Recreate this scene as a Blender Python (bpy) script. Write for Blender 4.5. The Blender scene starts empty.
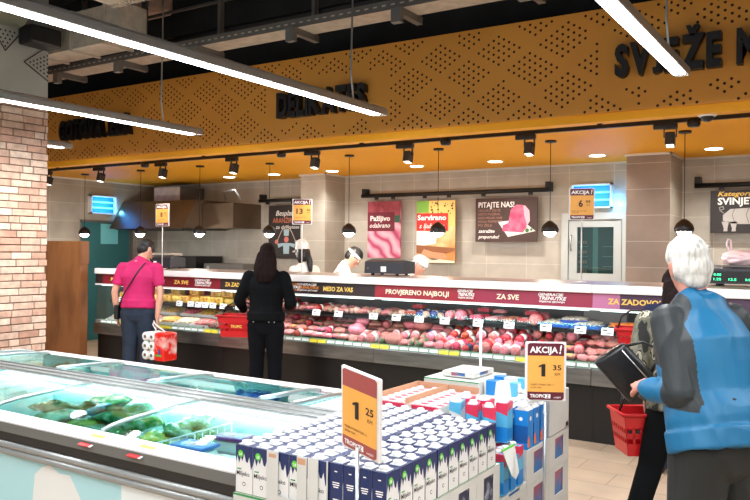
import bpy, bmesh, math, random
from mathutils import Vector, Matrix, noise
random.seed(7)
S = bpy.context.scene
COL = S.collection
R = math.radians

# ------------------------------------------------------------------ camera
cd = bpy.data.cameras.new('camera'); cam = bpy.data.objects.new('camera', cd); COL.objects.link(cam)
cd.sensor_width = 36; cd.lens = 36*758/750; cd.clip_end = 100; cd.shift_y = -0.7/750
_y, _a = R(32.6), R(.55)
F = Vector((-math.sin(_y), math.cos(_y), 0)); R0 = Vector((math.cos(_y), math.sin(_y), 0)); U0 = Vector((0, 0, 1))
RR = R0*math.cos(_a)+U0*math.sin(_a); UU = U0*math.cos(_a)-R0*math.sin(_a)
cam.matrix_world = Matrix(((RR.x, UU.x, -F.x, 0), (RR.y, UU.y, -F.y, 0), (RR.z, UU.z, -F.z, 1.65), (0, 0, 0, 1)))
S.camera = cam
# ------------------------------------------------------------------ view and world
S.view_settings.view_transform = 'Standard'; S.view_settings.look = 'None'
S.view_settings.gamma = 1; S.view_settings.use_curve_mapping = False
S.view_settings.exposure = 0.8
w = bpy.data.worlds.new('world'); S.world = w; w.use_nodes = True
w.node_tree.nodes['Background'].inputs[0].default_value = (0.93, 0.96, 1, 1)
w.node_tree.nodes['Background'].inputs[1].default_value = 0.3
LAMP_W, PEND_W, DOWN_W, CASE_W, SPOT_W = 29, 9, 17, 3, 13

# ------------------------------------------------------------------ materials
def srgb(c):
    return tuple(((v/255)/12.92 if v/255 <= .04045 else ((v/255+.055)/1.055)**2.4) for v in c)+(1,)
MC = {}
def mat(name, c, rough=.5, metal=0, emit=0, var=0, scale=8, c2=None, bump=0, bscale=60, spec=None, hue=0, stretch=None, mix=.5, alpha=None, coord='Object', sheen=0):
    if name in MC: return MC[name]
    m = bpy.data.materials.new(name); m.use_nodes = True; MC[name] = m
    nt = m.node_tree; N = nt.nodes; L = nt.links; b = N['Principled BSDF']
    b.inputs['Base Color'].default_value = srgb(c); b.inputs['Roughness'].default_value = rough; b.inputs['Metallic'].default_value = metal
    if spec is not None: b.inputs['Specular IOR Level'].default_value = spec
    if sheen: b.inputs['Sheen Weight'].default_value = sheen
    if emit:
        b.inputs['Emission Color'].default_value = srgb(c); b.inputs['Emission Strength'].default_value = emit
    out = None
    tc = N.new('ShaderNodeTexCoord'); mp = N.new('ShaderNodeMapping'); L.new(tc.outputs[coord], mp.inputs[0])
    if stretch: mp.inputs['Scale'].default_value = stretch
    if var or c2:
        n = N.new('ShaderNodeTexNoise'); n.inputs['Scale'].default_value = scale; n.inputs['Detail'].default_value = 4
        L.new(mp.outputs[0], n.inputs['Vector'])
        r = N.new('ShaderNodeValToRGB'); L.new(n.outputs[0], r.inputs[0])
        a = srgb(c); k = srgb(c2) if c2 else tuple(max(0, v*(1-var)) for v in a[:3])+(1,)
        d = .12
        r.color_ramp.elements[0].position = mix-d; r.color_ramp.elements[1].position = mix+d
        r.color_ramp.elements[0].color = k; r.color_ramp.elements[1].color = a
        out = r.outputs[0]
    if hue:
        oi = N.new('ShaderNodeObjectInfo'); hs = N.new('ShaderNodeHueSaturation')
        mr = N.new('ShaderNodeMapRange'); L.new(oi.outputs['Random'], mr.inputs[0]); mr.inputs[3].default_value = .5-hue; mr.inputs[4].default_value = .5+hue
        mv = N.new('ShaderNodeMapRange'); L.new(oi.outputs['Random'], mv.inputs[0]); mv.inputs[3].default_value = 1.18; mv.inputs[4].default_value = .72
        L.new(mr.outputs[0], hs.inputs['Hue']); L.new(mv.outputs[0], hs.inputs['Value'])
        if out: L.new(out, hs.inputs['Color'])
        else: hs.inputs['Color'].default_value = srgb(c)
        out = hs.outputs[0]
    if out: L.new(out, b.inputs['Base Color'])
    if bump:
        n2 = N.new('ShaderNodeTexNoise'); n2.inputs['Scale'].default_value = bscale; n2.inputs['Detail'].default_value = 3
        L.new(mp.outputs[0], n2.inputs['Vector'])
        bp = N.new('ShaderNodeBump'); bp.inputs['Strength'].default_value = bump; bp.inputs['Distance'].default_value = .01
        L.new(n2.outputs[0], bp.inputs['Height']); L.new(bp.outputs[0], b.inputs['Normal'])
    return m
def glass(name, tint=(225, 245, 243), gloss=.14, rough=.02):
    m = bpy.data.materials.new(name); m.use_nodes = True; MC[name] = m
    nt = m.node_tree; N = nt.nodes; L = nt.links; N.remove(N['Principled BSDF'])
    t = N.new('ShaderNodeBsdfTransparent'); t.inputs[0].default_value = srgb(tint)
    g = N.new('ShaderNodeBsdfGlossy'); g.inputs['Roughness'].default_value = rough; g.inputs[0].default_value = (1, 1, 1, 1)
    lw = N.new('ShaderNodeLayerWeight'); lw.inputs[0].default_value = .28
    mr = N.new('ShaderNodeMapRange'); mr.inputs[3].default_value = gloss*.35; mr.inputs[4].default_value = min(1, gloss*4)
    mx = N.new('ShaderNodeMixShader'); L.new(lw.outputs['Fresnel'], mr.inputs[0]); L.new(mr.outputs[0], mx.inputs[0])
    L.new(t.outputs[0], mx.inputs[1]); L.new(g.outputs[0], mx.inputs[2]); L.new(mx.outputs[0], N['Material Output'].inputs[0])
    return m
def tile_mat(name, c1, c2, grout, w=.6, h=.3, off=0, plane='XZ', rough=.45, origin=(0, 0, 0), rot=0, gs=.004):
    m = bpy.data.materials.new(name); m.use_nodes = True; MC[name] = m
    nt = m.node_tree; N = nt.nodes; L = nt.links; b = N['Principled BSDF']
    tc = N.new('ShaderNodeTexCoord'); sp = N.new('ShaderNodeSeparateXYZ'); cb = N.new('ShaderNodeCombineXYZ')
    mp = N.new('ShaderNodeMapping'); mp.inputs['Location'].default_value = origin; mp.inputs['Rotation'].default_value = (0, 0, rot)
    L.new(tc.outputs['Object'], mp.inputs[0]); L.new(mp.outputs[0], sp.inputs[0])
    L.new(sp.outputs['XYZ'.index(plane[0])], cb.inputs[0]); L.new(sp.outputs['XYZ'.index(plane[1])], cb.inputs[1])
    br = N.new('ShaderNodeTexBrick'); L.new(cb.outputs[0], br.inputs[0])
    br.offset = off; br.inputs['Scale'].default_value = 1; br.inputs['Brick Width'].default_value = w; br.inputs['Row Height'].default_value = h
    br.inputs['Mortar Size'].default_value = gs; br.inputs['Mortar Smooth'].default_value = .1
    br.inputs['Color1'].default_value = srgb(c1); br.inputs['Color2'].default_value = srgb(c2); br.inputs['Mortar'].default_value = srgb(grout)
    n = N.new('ShaderNodeTexNoise'); n.inputs['Scale'].default_value = 3.5; n.inputs['Detail'].default_value = 6; L.new(tc.outputs['Object'], n.inputs['Vector'])
    mr = N.new('ShaderNodeMapRange'); mr.inputs[1].default_value = .3; mr.inputs[2].default_value = .7; mr.inputs[3].default_value = .86; mr.inputs[4].default_value = 1.1
    L.new(n.outputs[0], mr.inputs[0])
    mx = N.new('ShaderNodeMix'); mx.data_type = 'RGBA'; mx.blend_type = 'MULTIPLY'; mx.inputs[0].default_value = 1
    L.new(br.outputs[0], mx.inputs[6]); L.new(mr.outputs[0], mx.inputs[7]); L.new(mx.outputs[2], b.inputs['Base Color'])
    b.inputs['Roughness'].default_value = rough
    bp = N.new('ShaderNodeBump'); bp.inputs['Strength'].default_value = .25; bp.inputs['Distance'].default_value = .003; bp.invert = True
    L.new(br.outputs['Fac'], bp.inputs['Height']); L.new(bp.outputs[0], b.inputs['Normal'])
    return m
WHITE = mat('white_plastic', (222, 222, 220), .4)
BLACK = mat('black_metal', (16, 16, 17), .45)
BLACKP = mat('black_plastic', (24, 24, 26), .4)
STEEL = mat('brushed_steel', (150, 150, 150), .33, 1, var=.25, scale=3, stretch=(1, 8, 8))
ALU = mat('aluminium', (190, 196, 198), .3, .8)
GREYM = mat('grey_metal', (120, 118, 114), .5, .5)
ORANGE = mat('orange_paint', (212, 146, 56), .6, var=.06, scale=1.5)
ORANGE2 = mat('orange_soffit', (232, 166, 40), .6, spec=.2)
HOLE = mat('perforation', (52, 24, 8), .9)
NAVY = mat('navy_print', (26, 44, 92), .35)
CARD = mat('white_cardboard', (204, 204, 198), .6, var=.05, scale=6)
BROWNCARD = mat('brown_cardboard', (196, 150, 118), .7)
LIME = mat('lime_print', (90, 200, 50), .4)
RED = mat('red_plastic', (196, 22, 30), .35)
MAROON = mat('maroon_print', (96, 18, 40), .4)
SIGNOR = mat('sign_orange', (238, 170, 78), .5)
SIGNTOPB = mat('sign_maroon_glare', (160, 74, 72), .5)  # maroon print with the glare on the tilted milk sign painted in as paleness
INK = mat('black_ink', (28, 18, 20), .6)
GOLD = mat('gold_print', (238, 196, 92), .5)
WINK = mat('white_ink', (245, 243, 240), .5)
GLASS = glass('clear_glass')
FGLASS = glass('freezer_glass', (206, 238, 236), .15, .03)
CGLASS = glass('counter_glass', (250, 252, 252), .05, .02)
LED = mat('lamp_diffuser', (250, 252, 255), .4, emit=9)
LEDC = mat('cool_tube', (225, 255, 255), .4, emit=3)
SKIN = mat('skin', (214, 160, 136), .5, var=.12, scale=14, bump=.08, bscale=120)

# ------------------------------------------------------------------ mesh helpers
ORG = {}
class MB:
    def __init__(s, *mats): s.bm = bmesh.new(); s.m = list(mats) or [WHITE]; s.k = 0
    def mat(s, m):
        if m not in s.m: s.m.append(m)
        s.k = s.m.index(m); return s
    def _f(s, vs):
        try: f = s.bm.faces.new(vs); f.material_index = s.k; return f
        except ValueError: return None
    def box(s, x0, x1, y0, y1, z0, z1, bev=0, M=None):
        if x1 < x0: x0, x1 = x1, x0
        if y1 < y0: y0, y1 = y1, y0
        if z1 < z0: z0, z1 = z1, z0
        tmp = bmesh.new(); bmesh.ops.create_cube(tmp, size=1)
        for v in tmp.verts: v.co = Vector(((x0+x1)/2+v.co.x*(x1-x0), (y0+y1)/2+v.co.y*(y1-y0), (z0+z1)/2+v.co.z*(z1-z0)))
        if bev: bmesh.ops.bevel(tmp, geom=tmp.edges[:], offset=bev, segments=2, affect='EDGES', profile=.5)
        s.merge(tmp, M); return s
    def merge(s, tmp, M=None, smooth=None):
        mp = {}
        for v in tmp.verts: mp[v] = s.bm.verts.new(M @ v.co if M else v.co)
        for f in tmp.faces:
            g = s._f([mp[v] for v in f.verts])
            if g: g.smooth = f.smooth if smooth is None else smooth
        tmp.free(); return s
    def cyl(s, p0, p1, r0, r1=None, seg=16, cap=True):
        p0, p1 = Vector(p0), Vector(p1); r1 = r0 if r1 is None else r1
        t = (p1-p0).normalized(); a = t.orthogonal().normalized(); b = t.cross(a)
        A, B = [], []
        for i in range(seg):
            c = 2*math.pi*i/seg; d = a*math.cos(c)+b*math.sin(c)
            A.append(s.bm.verts.new(p0+d*r0)); B.append(s.bm.verts.new(p1+d*r1))
        for i in range(seg):
            f = s._f([A[i], A[(i+1) % seg], B[(i+1) % seg], B[i]])
            if f: f.smooth = True
        if cap: s._f(A[::-1]); s._f(B)
        return s
    def tube(s, pts, r, seg=8, closed=False):
        pts = [Vector(p) for p in pts]; rings = []; n = len(pts); prev = None
        for i, p in enumerate(pts):
            q0 = pts[i-1] if (i or closed) else p; q1 = pts[(i+1) % n] if (i < n-1 or closed) else p
            t = (q1-q0).normalized()
            a = t.orthogonal().normalized() if prev is None else (prev-t*prev.dot(t)).normalized()
            prev = a; b = t.cross(a); rr = r[i] if isinstance(r, (list, tuple)) else r
            rings.append([s.bm.verts.new(p+(a*math.cos(2*math.pi*k/seg)+b*math.sin(2*math.pi*k/seg))*rr) for k in range(seg)])
        for i in range(n if closed else n-1):
            A, B = rings[i], rings[(i+1) % n]
            for k in range(seg):
                f = s._f([A[k], A[(k+1) % seg], B[(k+1) % seg], B[k]])
                if f: f.smooth = True
        if not closed: s._f(rings[0][::-1]); s._f(rings[-1])
        return s
    def lathe(s, prof, c=(0, 0, 0), seg=24):
        c = Vector(c); rings = []
        for r, z in prof: rings.append([s.bm.verts.new(c+Vector((max(r, 1e-4)*math.cos(2*math.pi*k/seg), max(r, 1e-4)*math.sin(2*math.pi*k/seg), z))) for k in range(seg)])
        for A, B in zip(rings, rings[1:]):
            for k in range(seg):
                f = s._f([A[k], A[(k+1) % seg], B[(k+1) % seg], B[k]])
                if f: f.smooth = True
        s._f(rings[0][::-1]); s._f(rings[-1]); return s
    def poly(s, pts): s._f([s.bm.verts.new(Vector(p)) for p in pts]); return s
    def prism(s, pts, vec):
        vec = Vector(vec); A = [s.bm.verts.new(Vector(p)) for p in pts]; B = [s.bm.verts.new(Vector(p)+vec) for p in pts]; n = len(A)
        s._f(A[::-1]); s._f(B)
        for i in range(n): s._f([A[i], A[(i+1) % n], B[(i+1) % n], B[i]])
        return s
    def ell(s, c, r, seg=16, ring=10, M=None):
        tmp = bmesh.new(); bmesh.ops.create_uvsphere(tmp, u_segments=seg, v_segments=ring, radius=1)
        for v in tmp.verts: v.co = Vector((c[0]+v.co.x*r[0], c[1]+v.co.y*r[1], c[2]+v.co.z*r[2]))
        return s.merge(tmp, M, True)
    def disc(s, c, r, n=(0, -1, 0), seg=10):
        c = Vector(c); n = Vector(n).normalized(); a = n.orthogonal().normalized(); b = n.cross(a)
        return s.poly([c+(a*math.cos(2*math.pi*k/seg)+b*math.sin(2*math.pi*k/seg))*r for k in range(seg)])
    def text(s, txt, pos, h, width=None, xd=(1, 0, 0), up=(0, 0, 1), depth=0, bold=.0, shear=0, align='LEFT', res=2):
        me = text_mesh(txt, bold, shear, depth/h if depth else 0, res)
        co = [v.co.copy() for v in me.vertices]
        if not co: return s
        x0 = min(v.x for v in co); x1 = max(v.x for v in co); sx = h/.7
        if width: sx = width/(x1-x0)
        wd = (x1-x0)*sx; ox = {'LEFT': 0, 'CENTER': -wd/2, 'RIGHT': -wd}[align]
        xd, up, pos = Vector(xd).normalized(), Vector(up).normalized(), Vector(pos); nn = xd.cross(up)
        vs = [s.bm.verts.new(pos+xd*((v.x-x0)*sx+ox)+up*(v.y*h/.7)+nn*(v.z*h/.7)) for v in co]
        for p in me.polygons: s._f([vs[i] for i in p.vertices])
        return s
    def build(s, name, parent=None, abs_=True, smooth=False, loc=None):
        me = bpy.data.meshes.new(name)
        if parent and abs_ and parent.name in ORG:
            o = ORG[parent.name]
            for v in s.bm.verts: v.co -= o
        bmesh.ops.recalc_face_normals(s.bm, faces=s.bm.faces[:]) if False else None
        s.bm.to_mesh(me); s.bm.free()
        for m in s.m: me.materials.append(m)
        if smooth:
            for p in me.polygons: p.use_smooth = True
        ob = bpy.data.objects.new(name, me); COL.objects.link(ob)
        if parent: ob.parent = parent; ORG[ob.name] = ORG.get(parent.name, Vector((0, 0, 0)))
        if loc: ob.location = loc
        return ob
TM = {}
def text_mesh(t, bold, shear, ext, res):
    k = (t, bold, shear, round(ext, 3), res)
    if k in TM: return TM[k]
    c = bpy.data.curves.new('t', 'FONT'); c.body = t; c.size = 1; c.offset = bold; c.shear = shear; c.extrude = ext; c.resolution_u = res
    o = bpy.data.objects.new('t', c); COL.objects.link(o)
    dg = bpy.context.evaluated_depsgraph_get(); me = bpy.data.meshes.new_from_object(o.evaluated_get(dg))
    bpy.data.objects.remove(o); TM[k] = me; return me
def tag(o, label, cat, group=None):
    o['label'] = label; o['category'] = cat
    if group: o['group'] = group
    return o
def thing(name, label, cat, loc=(0, 0, 0), rz=0, group=None):
    o = bpy.data.objects.new(name, None); COL.objects.link(o); o.location = loc; o.rotation_euler.z = rz
    o.empty_display_size = .05
    ORG[o.name] = Vector(loc); return tag(o, label, cat, group)
def local(name, label, cat, loc=(0, 0, 0), rz=0, group=None):      # parts written in the thing's own coordinates
    o = thing(name, label, cat, loc, rz, group); ORG[o.name] = Vector((0, 0, 0)); return o
def struct(o): o['kind'] = 'structure'; return o
KIDS = {}
def kids(o):
    return [c for c in bpy.data.objects if c.parent == o]
def dup(o, loc, rot=None, scale=None, label=None, group=None, tree=None):
    if o.name not in KIDS: KIDS[o.name] = [(c, kids(c)) for c in kids(o)]
    tree = tree or KIDS[o.name]
    r = o.copy(); COL.objects.link(r); r.location = loc
    if rot is not None: r.rotation_euler = rot if hasattr(rot, '__len__') else (0, 0, rot)
    if scale: r.scale = scale if hasattr(scale, '__len__') else (scale,)*3
    if label: r['label'] = label
    if group: r['group'] = group
    for c, gs in tree:
        d = c.copy(); COL.objects.link(d); d.parent = r
        for g in gs: e = g.copy(); COL.objects.link(e); e.parent = d
    return r
def area(loc, sx, sy, power, color=(1, 1, 1), rot=(0, 0, 0), parent=None, spread=None):
    l = bpy.data.lights.new('area', 'AREA'); l.shape = 'RECTANGLE'; l.size = sx; l.size_y = sy; l.energy = power; l.color = color
    if spread: l.spread = spread
    o = bpy.data.objects.new('lamp_light', l); COL.objects.link(o); o.location = loc; o.rotation_euler = rot
    if parent: o.parent = parent; o.location = Vector(loc)-ORG.get(parent.name, Vector((0, 0, 0)))
    return o
ORD = ['first', 'second', 'third', 'fourth', 'fifth', 'sixth', 'seventh', 'eighth', 'ninth', 'tenth', 'eleventh', 'twelfth', 'thirteenth', 'fourteenth', 'fifteenth', 'sixteenth', 'seventeenth', 'eighteenth', 'nineteenth', 'twentieth']
def nth(i):
    if i < 20: return ORD[i]
    t = ['', '', 'twenty', 'thirty', 'forty', 'fifty', 'sixty', 'seventy', 'eighty', 'ninety'][(i+1)//10]
    return t[:-1]+'ieth' if (i+1) % 10 == 0 else t+'-'+ORD[(i+1) % 10-1]

# ------------------------------------------------------------------ the setting
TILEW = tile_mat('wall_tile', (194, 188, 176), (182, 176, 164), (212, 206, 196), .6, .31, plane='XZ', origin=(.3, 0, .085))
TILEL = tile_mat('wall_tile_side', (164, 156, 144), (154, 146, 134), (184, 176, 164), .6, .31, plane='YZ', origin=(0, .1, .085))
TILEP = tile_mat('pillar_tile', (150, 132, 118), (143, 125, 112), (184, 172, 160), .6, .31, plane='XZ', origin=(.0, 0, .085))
FLOORM = tile_mat('floor_tile', (204, 178, 152), (196, 168, 142), (160, 136, 116), .6, .3, off=.5, plane='XY', rough=.28, gs=.005)
m = MB(FLOORM); m.box(-11.5, 3.2, -3, 10.2, -.1, 0); struct(m.build('floor'))
CEIL = mat('dark_ceiling', (30, 34, 38), .9, var=.4, scale=2)
m = MB(CEIL); m.box(-13, 3.2, -3, 10.2, 5.1, 5.2); struct(m.build('ceiling'))
m = MB(TILEW); m.box(-11.5, 3.2, 10, 10.15, 0, 2.9)
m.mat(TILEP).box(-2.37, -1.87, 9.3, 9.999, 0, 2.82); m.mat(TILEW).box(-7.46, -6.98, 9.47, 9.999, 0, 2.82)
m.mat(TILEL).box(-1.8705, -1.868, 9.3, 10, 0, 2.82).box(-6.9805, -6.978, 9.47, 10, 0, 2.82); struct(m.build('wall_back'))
WHITETRIM = mat('pale_trim', (214, 208, 198), .5)
m = MB(WHITETRIM); m.box(-11.35, 3.2, 9.975, 9.999, 2.795, 2.82).box(-2.39, -1.85, 9.28, 9.30, 2.795, 2.82).box(-1.868, -1.85, 9.28, 10, 2.795, 2.82).box(-7.48, -6.96, 9.45, 9.47, 2.795, 2.82).box(-6.978, -6.96, 9.45, 10, 2.795, 2.82)
m.box(-11.35, -11.33, 7, 10, 2.795, 2.82); struct(m.build('trim_1'))
m = MB(TILEL); m.box(-11.5, -11.35, -3, 8.28, 0, 2.9).box(-11.5, -11.35, 9.42, 10, 0, 2.9).box(-11.5, -11.35, 8.28, 9.42, 2.12, 2.9)
m.mat(CEIL).box(-11.5, -11.35, -3, 10, 2.9, 5.1); struct(m.build('wall_left'))
m = MB(mat('side_wall_paint', (150, 146, 140), .7)); m.box(3.1, 3.2, -3, 10, 0, 5.1); struct(m.build('wall_right'))
m = MB(ORANGE2); m.box(-11.35, 3.1, 6.52, 10, 2.82, 2.9)
m.box(-11.35, 3.1, 6.5, 6.58, 2.76, 2.83); struct(m.build('soffit'))
m = MB(CEIL); m.box(-11.35, 3.1, 6.7, 6.8, 2.9, 5.1); struct(m.build('wall_above_counter'))
# perforated fascia
m = MB(ORANGE); m.box(-11.35, 3.1, 6.45, 6.5, 2.83, 3.71)
m.mat(HOLE)
blank = [(-9.4, -7.62), (-5.6, -3.95), (-1.9, .7)]
for i in range(-225, 30):
    x = i*.05
    if x < -10.6 or x > 1: continue
    for j in range(14):
        z = 2.845+j*.0635+(i % 2)*.032
        if z > 3.70: continue
        fx, fz = x/.62, (z-3.27)/.44
        def dd(a, b): return abs((a-round(a))*2)+abs((b-round(b))*2)
        d = min(dd(fx, fz), dd(fx+.5, fz+.5))
        q = abs(fx-round(fx))
        if d > .80: continue
        inb = [b for b in blank if b[0] < x < b[1]]
        if inb:
            e = min(x-inb[0][0], inb[0][1]-x)
            if abs(z-3.22) < .24+.04*math.sin(x*9): continue
        m.disc((x, 6.4492, z), .0125, seg=8)
fas = struct(m.build('fascia'))
def word(txt, x0, x1, z0, lab):
    t = thing('sign_lettering', lab, 'sign lettering', (x0, 6.44, z0), group='raised lettering on the orange fascia')
    ws = []
    for ch in txt:
        if ch == ' ': ws.append(.35); continue
        me = text_mesh(ch, .045, 0, .12, 3); xs = [v.co.x for v in me.vertices]; ws.append(max(xs)-min(xs))
    gap = .06; tot = sum(ws)+gap*(len(ws)-1); k = (x1-x0)/tot; x = x0
    for ch, wd in zip(txt, ws):
        if ch != ' ':
            m = MB(BLACK); q = text_mesh(ch, .045, 0, .12, 3); ys = [v.co.y for v in q.vertices]; hh = (.35 if ch == 'Ž' else .275)*.7/(max(ys)-min(ys))
            m.text(ch, (x, 6.415, z0-min(ys)*hh/.7), hh, wd*k, depth=.033, bold=.045, res=3); m.build('letter', t)
        x += (wd+gap)*k
word('GOTOVA JELA', -9.21, -7.78, 3.08, 'black raised lettering reading GOTOVA JELA on the orange fascia')
word('DELIKATES', -5.37, -4.22, 3.065, 'black raised lettering reading DELIKATES on the orange fascia')
word('SVJEŽE MESO', -1.73, -.2, 3.095, 'black raised lettering reading SVJEŽE MESO, cut off by the right photo edge')

# brick column
BR = bpy.data.materials.new('brick'); BR.use_nodes = True
nt = BR.node_tree; N = nt.nodes; L = nt.links
ge = N.new('ShaderNodeNewGeometry'); r = N.new('ShaderNodeValToRGB'); L.new(ge.outputs['Random Per Island'], r.inputs[0])
r.color_ramp.elements[0].color = srgb((184, 142, 122)); r.color_ramp.elements[1].color = srgb((222, 202, 184))
e = r.color_ramp.elements.new(.5); e.color = srgb((206, 174, 154))
tc = N.new('ShaderNodeTexCoord'); n = N.new('ShaderNodeTexNoise'); n.inputs['Scale'].default_value = 14; n.inputs['Detail'].default_value = 8; L.new(tc.outputs['Object'], n.inputs[0])
mr = N.new('ShaderNodeMapRange'); mr.inputs[1].default_value = .3; mr.inputs[2].default_value = .7; mr.inputs[3].default_value = .75; mr.inputs[4].default_value = 1.12; L.new(n.outputs[0], mr.inputs[0])
mx = N.new('ShaderNodeMix'); mx.data_type = 'RGBA'; mx.blend_type = 'MULTIPLY'; mx.inputs[0].default_value = 1; L.new(r.outputs[0], mx.inputs[6]); L.new(mr.outputs[0], mx.inputs[7])
L.new(mx.outputs[2], N['Principled BSDF'].inputs['Base Color']); N['Principled BSDF'].inputs['Roughness'].default_value = .85
bp = N.new('ShaderNodeBump'); bp.inputs['Strength'].default_value = .6; bp.inputs['Distance'].default_value = .01; L.new(n.outputs[0], bp.inputs['Height']); L.new(bp.outputs[0], N['Principled BSDF'].inputs['Normal'])
MORT = mat('mortar', (122, 98, 86), .95)
PAINTG = mat('grey_column_paint', (168, 168, 160), .6, var=.12, scale=3)
m = MB(MORT); m.box(-8.18, -7.415, 4.02, 4.985, 0, 3.26); m.mat(BR)
rn = random.Random(3); H = .0755
for k in range(43):
    z = k*H
    for face in ('x', 'y', 'y2'):
        a0, a1 = (4.0, 5.0) if face == 'x' else (-8.2, -7.42)
        u = a0-(rn.random()*.12 if k % 2 else .13)
        while u < a1:
            ln = rn.choice([.23, .24, .25, .23, .12]); v = min(u+ln, a1+rn.uniform(-.008, .006))
            uu = max(u, a0)
            if v-uu > .03:
                o = rn.uniform(-.006, .006)
                b = (uu, v-.01, z+.005, z+H-.006)
                if face == 'x': m.box(-7.46, -7.4+o, b[0], b[1], b[2], b[3], .004)
                elif face == 'y': m.box(b[0], b[1], 4.0+o, 4.06, b[2], b[3], .004)
                else: m.box(b[0], b[1], 4.94, 5.0+o, b[2], b[3], .004)
            u += ln
m.mat(PAINTG).box(-8.2, -7.41, 4.01, 4.99, 3.25, 5.1)
m.mat(INK)
def tri(pts):
    P = [Vector((-7.406, y, z)) for y, z in pts]
    for a, b in zip(P, P[1:]): m.tube([a, b], .006, 4)
tri([(4.99, 3.81), (4.71, 3.585), (4.99, 3.43)])
for i in range(6):
    for j in range(-i, i+1, 2):
        m.disc((-7.407, 4.78+i*.04, 3.595+j*.022), .011, (1, 0, 0), 8)
tri([(4.36, 3.86), (4.50, 3.655), (4.66, 3.86)])
for i in range(5):
    for j in range(-i, i+1, 2): m.disc((-7.407, 4.50+j*.025, 3.70+i*.04), .011, (1, 0, 0), 8)
struct(m.build('brick_column'))
t = thing('loudspeaker', 'black box loudspeaker fixed high on the grey column top', 'loudspeaker', (-7.3, 4.8, 3.72))
m = MB(BLACKP); m.box(-7.38, -7.14, 4.62, 4.97, 3.74, 3.93, .02); m.build('housing', t)
m = MB(GREYM); m.cyl((-7.42, 4.8, 3.84), (-7.36, 4.8, 3.84), .03); m.build('bracket', t)

# left doorway in the side wall, cold room door in the back wall
TEAL = mat('teal_panel', (52, 112, 116), .5); TEALB = mat('teal_glass', (120, 205, 212), .25); 
t = MB(TEAL); t.box(-11.45, -11.42, 8.3, 9.4, 0, 2.1); t = struct(t.build('door_1'))
m = MB(GREYM); m.box(-11.42, -11.35, 8.28, 8.32, 0, 2.12).box(-11.42, -11.35, 9.38, 9.42, 0, 2.12).box(-11.42, -11.35, 8.28, 9.42, 2.08, 2.12); m.build('door_frame', t)
m = MB(TEALB); m.box(-11.42, -11.40, 8.76, 9.12, 1.70, 2.06); m.build('door_glass', t)
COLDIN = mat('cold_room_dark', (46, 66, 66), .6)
DOORW = mat('door_white', (190, 196, 194), .4)
t = MB(DOORW); t.box(-3.15, -2.70, 9.96, 9.999, .04, 1.3); t = struct(t.build('door_2'))
m = MB(DOORW); m.box(-3.38, -3.29, 9.93, 9.999, 0, 2.16).box(-2.58, -2.49, 9.93, 9.999, 0, 2.16).box(-3.29, -2.58, 9.93, 9.999, 2.07, 2.16); m.build('door_frame', t)
m = MB(DOORW); m.box(-3.28, -3.17, 9.94, 9.98, .03, 2.05).box(-2.69, -2.59, 9.94, 9.98, .03, 2.05).box(-3.17, -2.69, 9.94, 9.98, 1.97, 2.05).box(-3.17, -2.69, 9.94, 9.98, .03, 1.36); m.build('leaf_frame', t)
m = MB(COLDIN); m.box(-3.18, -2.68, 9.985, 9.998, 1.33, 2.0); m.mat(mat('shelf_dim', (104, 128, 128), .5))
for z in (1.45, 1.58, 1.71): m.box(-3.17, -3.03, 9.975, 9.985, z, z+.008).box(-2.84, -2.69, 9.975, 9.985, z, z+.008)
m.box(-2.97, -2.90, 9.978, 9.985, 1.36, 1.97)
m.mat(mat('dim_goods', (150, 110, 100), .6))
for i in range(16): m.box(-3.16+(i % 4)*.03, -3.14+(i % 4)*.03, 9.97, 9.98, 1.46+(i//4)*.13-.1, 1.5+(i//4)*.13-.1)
m.build('interior', t)
m = MB(GLASS); m.box(-3.17, -2.69, 9.955, 9.96, 1.35, 1.98); m.build('door_glass', t)
m = MB(ALU); m.tube([(-3.245, 9.94, 1.66), (-3.245, 9.90, 1.68), (-3.245, 9.90, 1.84), (-3.245, 9.94, 1.86)], .012); m.build('door_handle', t)

# insect lamps
BLUE = mat('blue_tube', (110, 205, 255), .4, emit=.6)
BLUEP = mat('blue_reflector', (0, 96, 200), .35, emit=.22)
def buglamp(loc, rz, lab):
    t = local('insect_lamp', lab, 'insect lamp', loc, rz)
    m = MB(WHITE); m.box(-.27, .27, -.02, .0, -.16, .16).box(-.27, .27, -.10, -.02, .14, .16).box(-.27, -.25, -.10, -.02, -.16, .16).box(.25, .27, -.10, -.02, -.16, .16).box(-.27, .27, -.10, -.02, -.16, -.14); m.build('housing', t)
    m = MB(BLUEP); m.box(-.25, .25, -.025, -.02, -.14, .14); m.build('reflector', t)
    for z in (-.05, .05): m = MB(BLUE); m.cyl((-.24, -.06, z), (.24, -.06, z), .014); m.build('tube', t)
    l = bpy.data.lights.new('glow', 'AREA'); l.energy = 2.2; l.color = (.12, .5, 1); l.shape = 'RECTANGLE'; l.size = .45; l.size_y = .25; l.spread = R(178)
    o = bpy.data.objects.new('tube_light', l); COL.objects.link(o); o.parent = t; o.location = (0, -.12, 0); o.rotation_euler = (R(90), 0, 0)
    l = bpy.data.lights.new('glow', 'POINT'); l.energy = 2.5; l.color = (.1, .5, 1); l.shadow_soft_size = .05
    o = bpy.data.objects.new('tube_glow', l); COL.objects.link(o); o.parent = t; o.location = (.33, -.1, -.1)
buglamp((-2.98, 9.995, 2.375), 0, 'glowing blue insect lamp on the tiled wall above the cold room door')
buglamp((-11.345, 8.70, 2.385), R(90), 'glowing blue insect lamp on the left side wall above the teal doorway')

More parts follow.
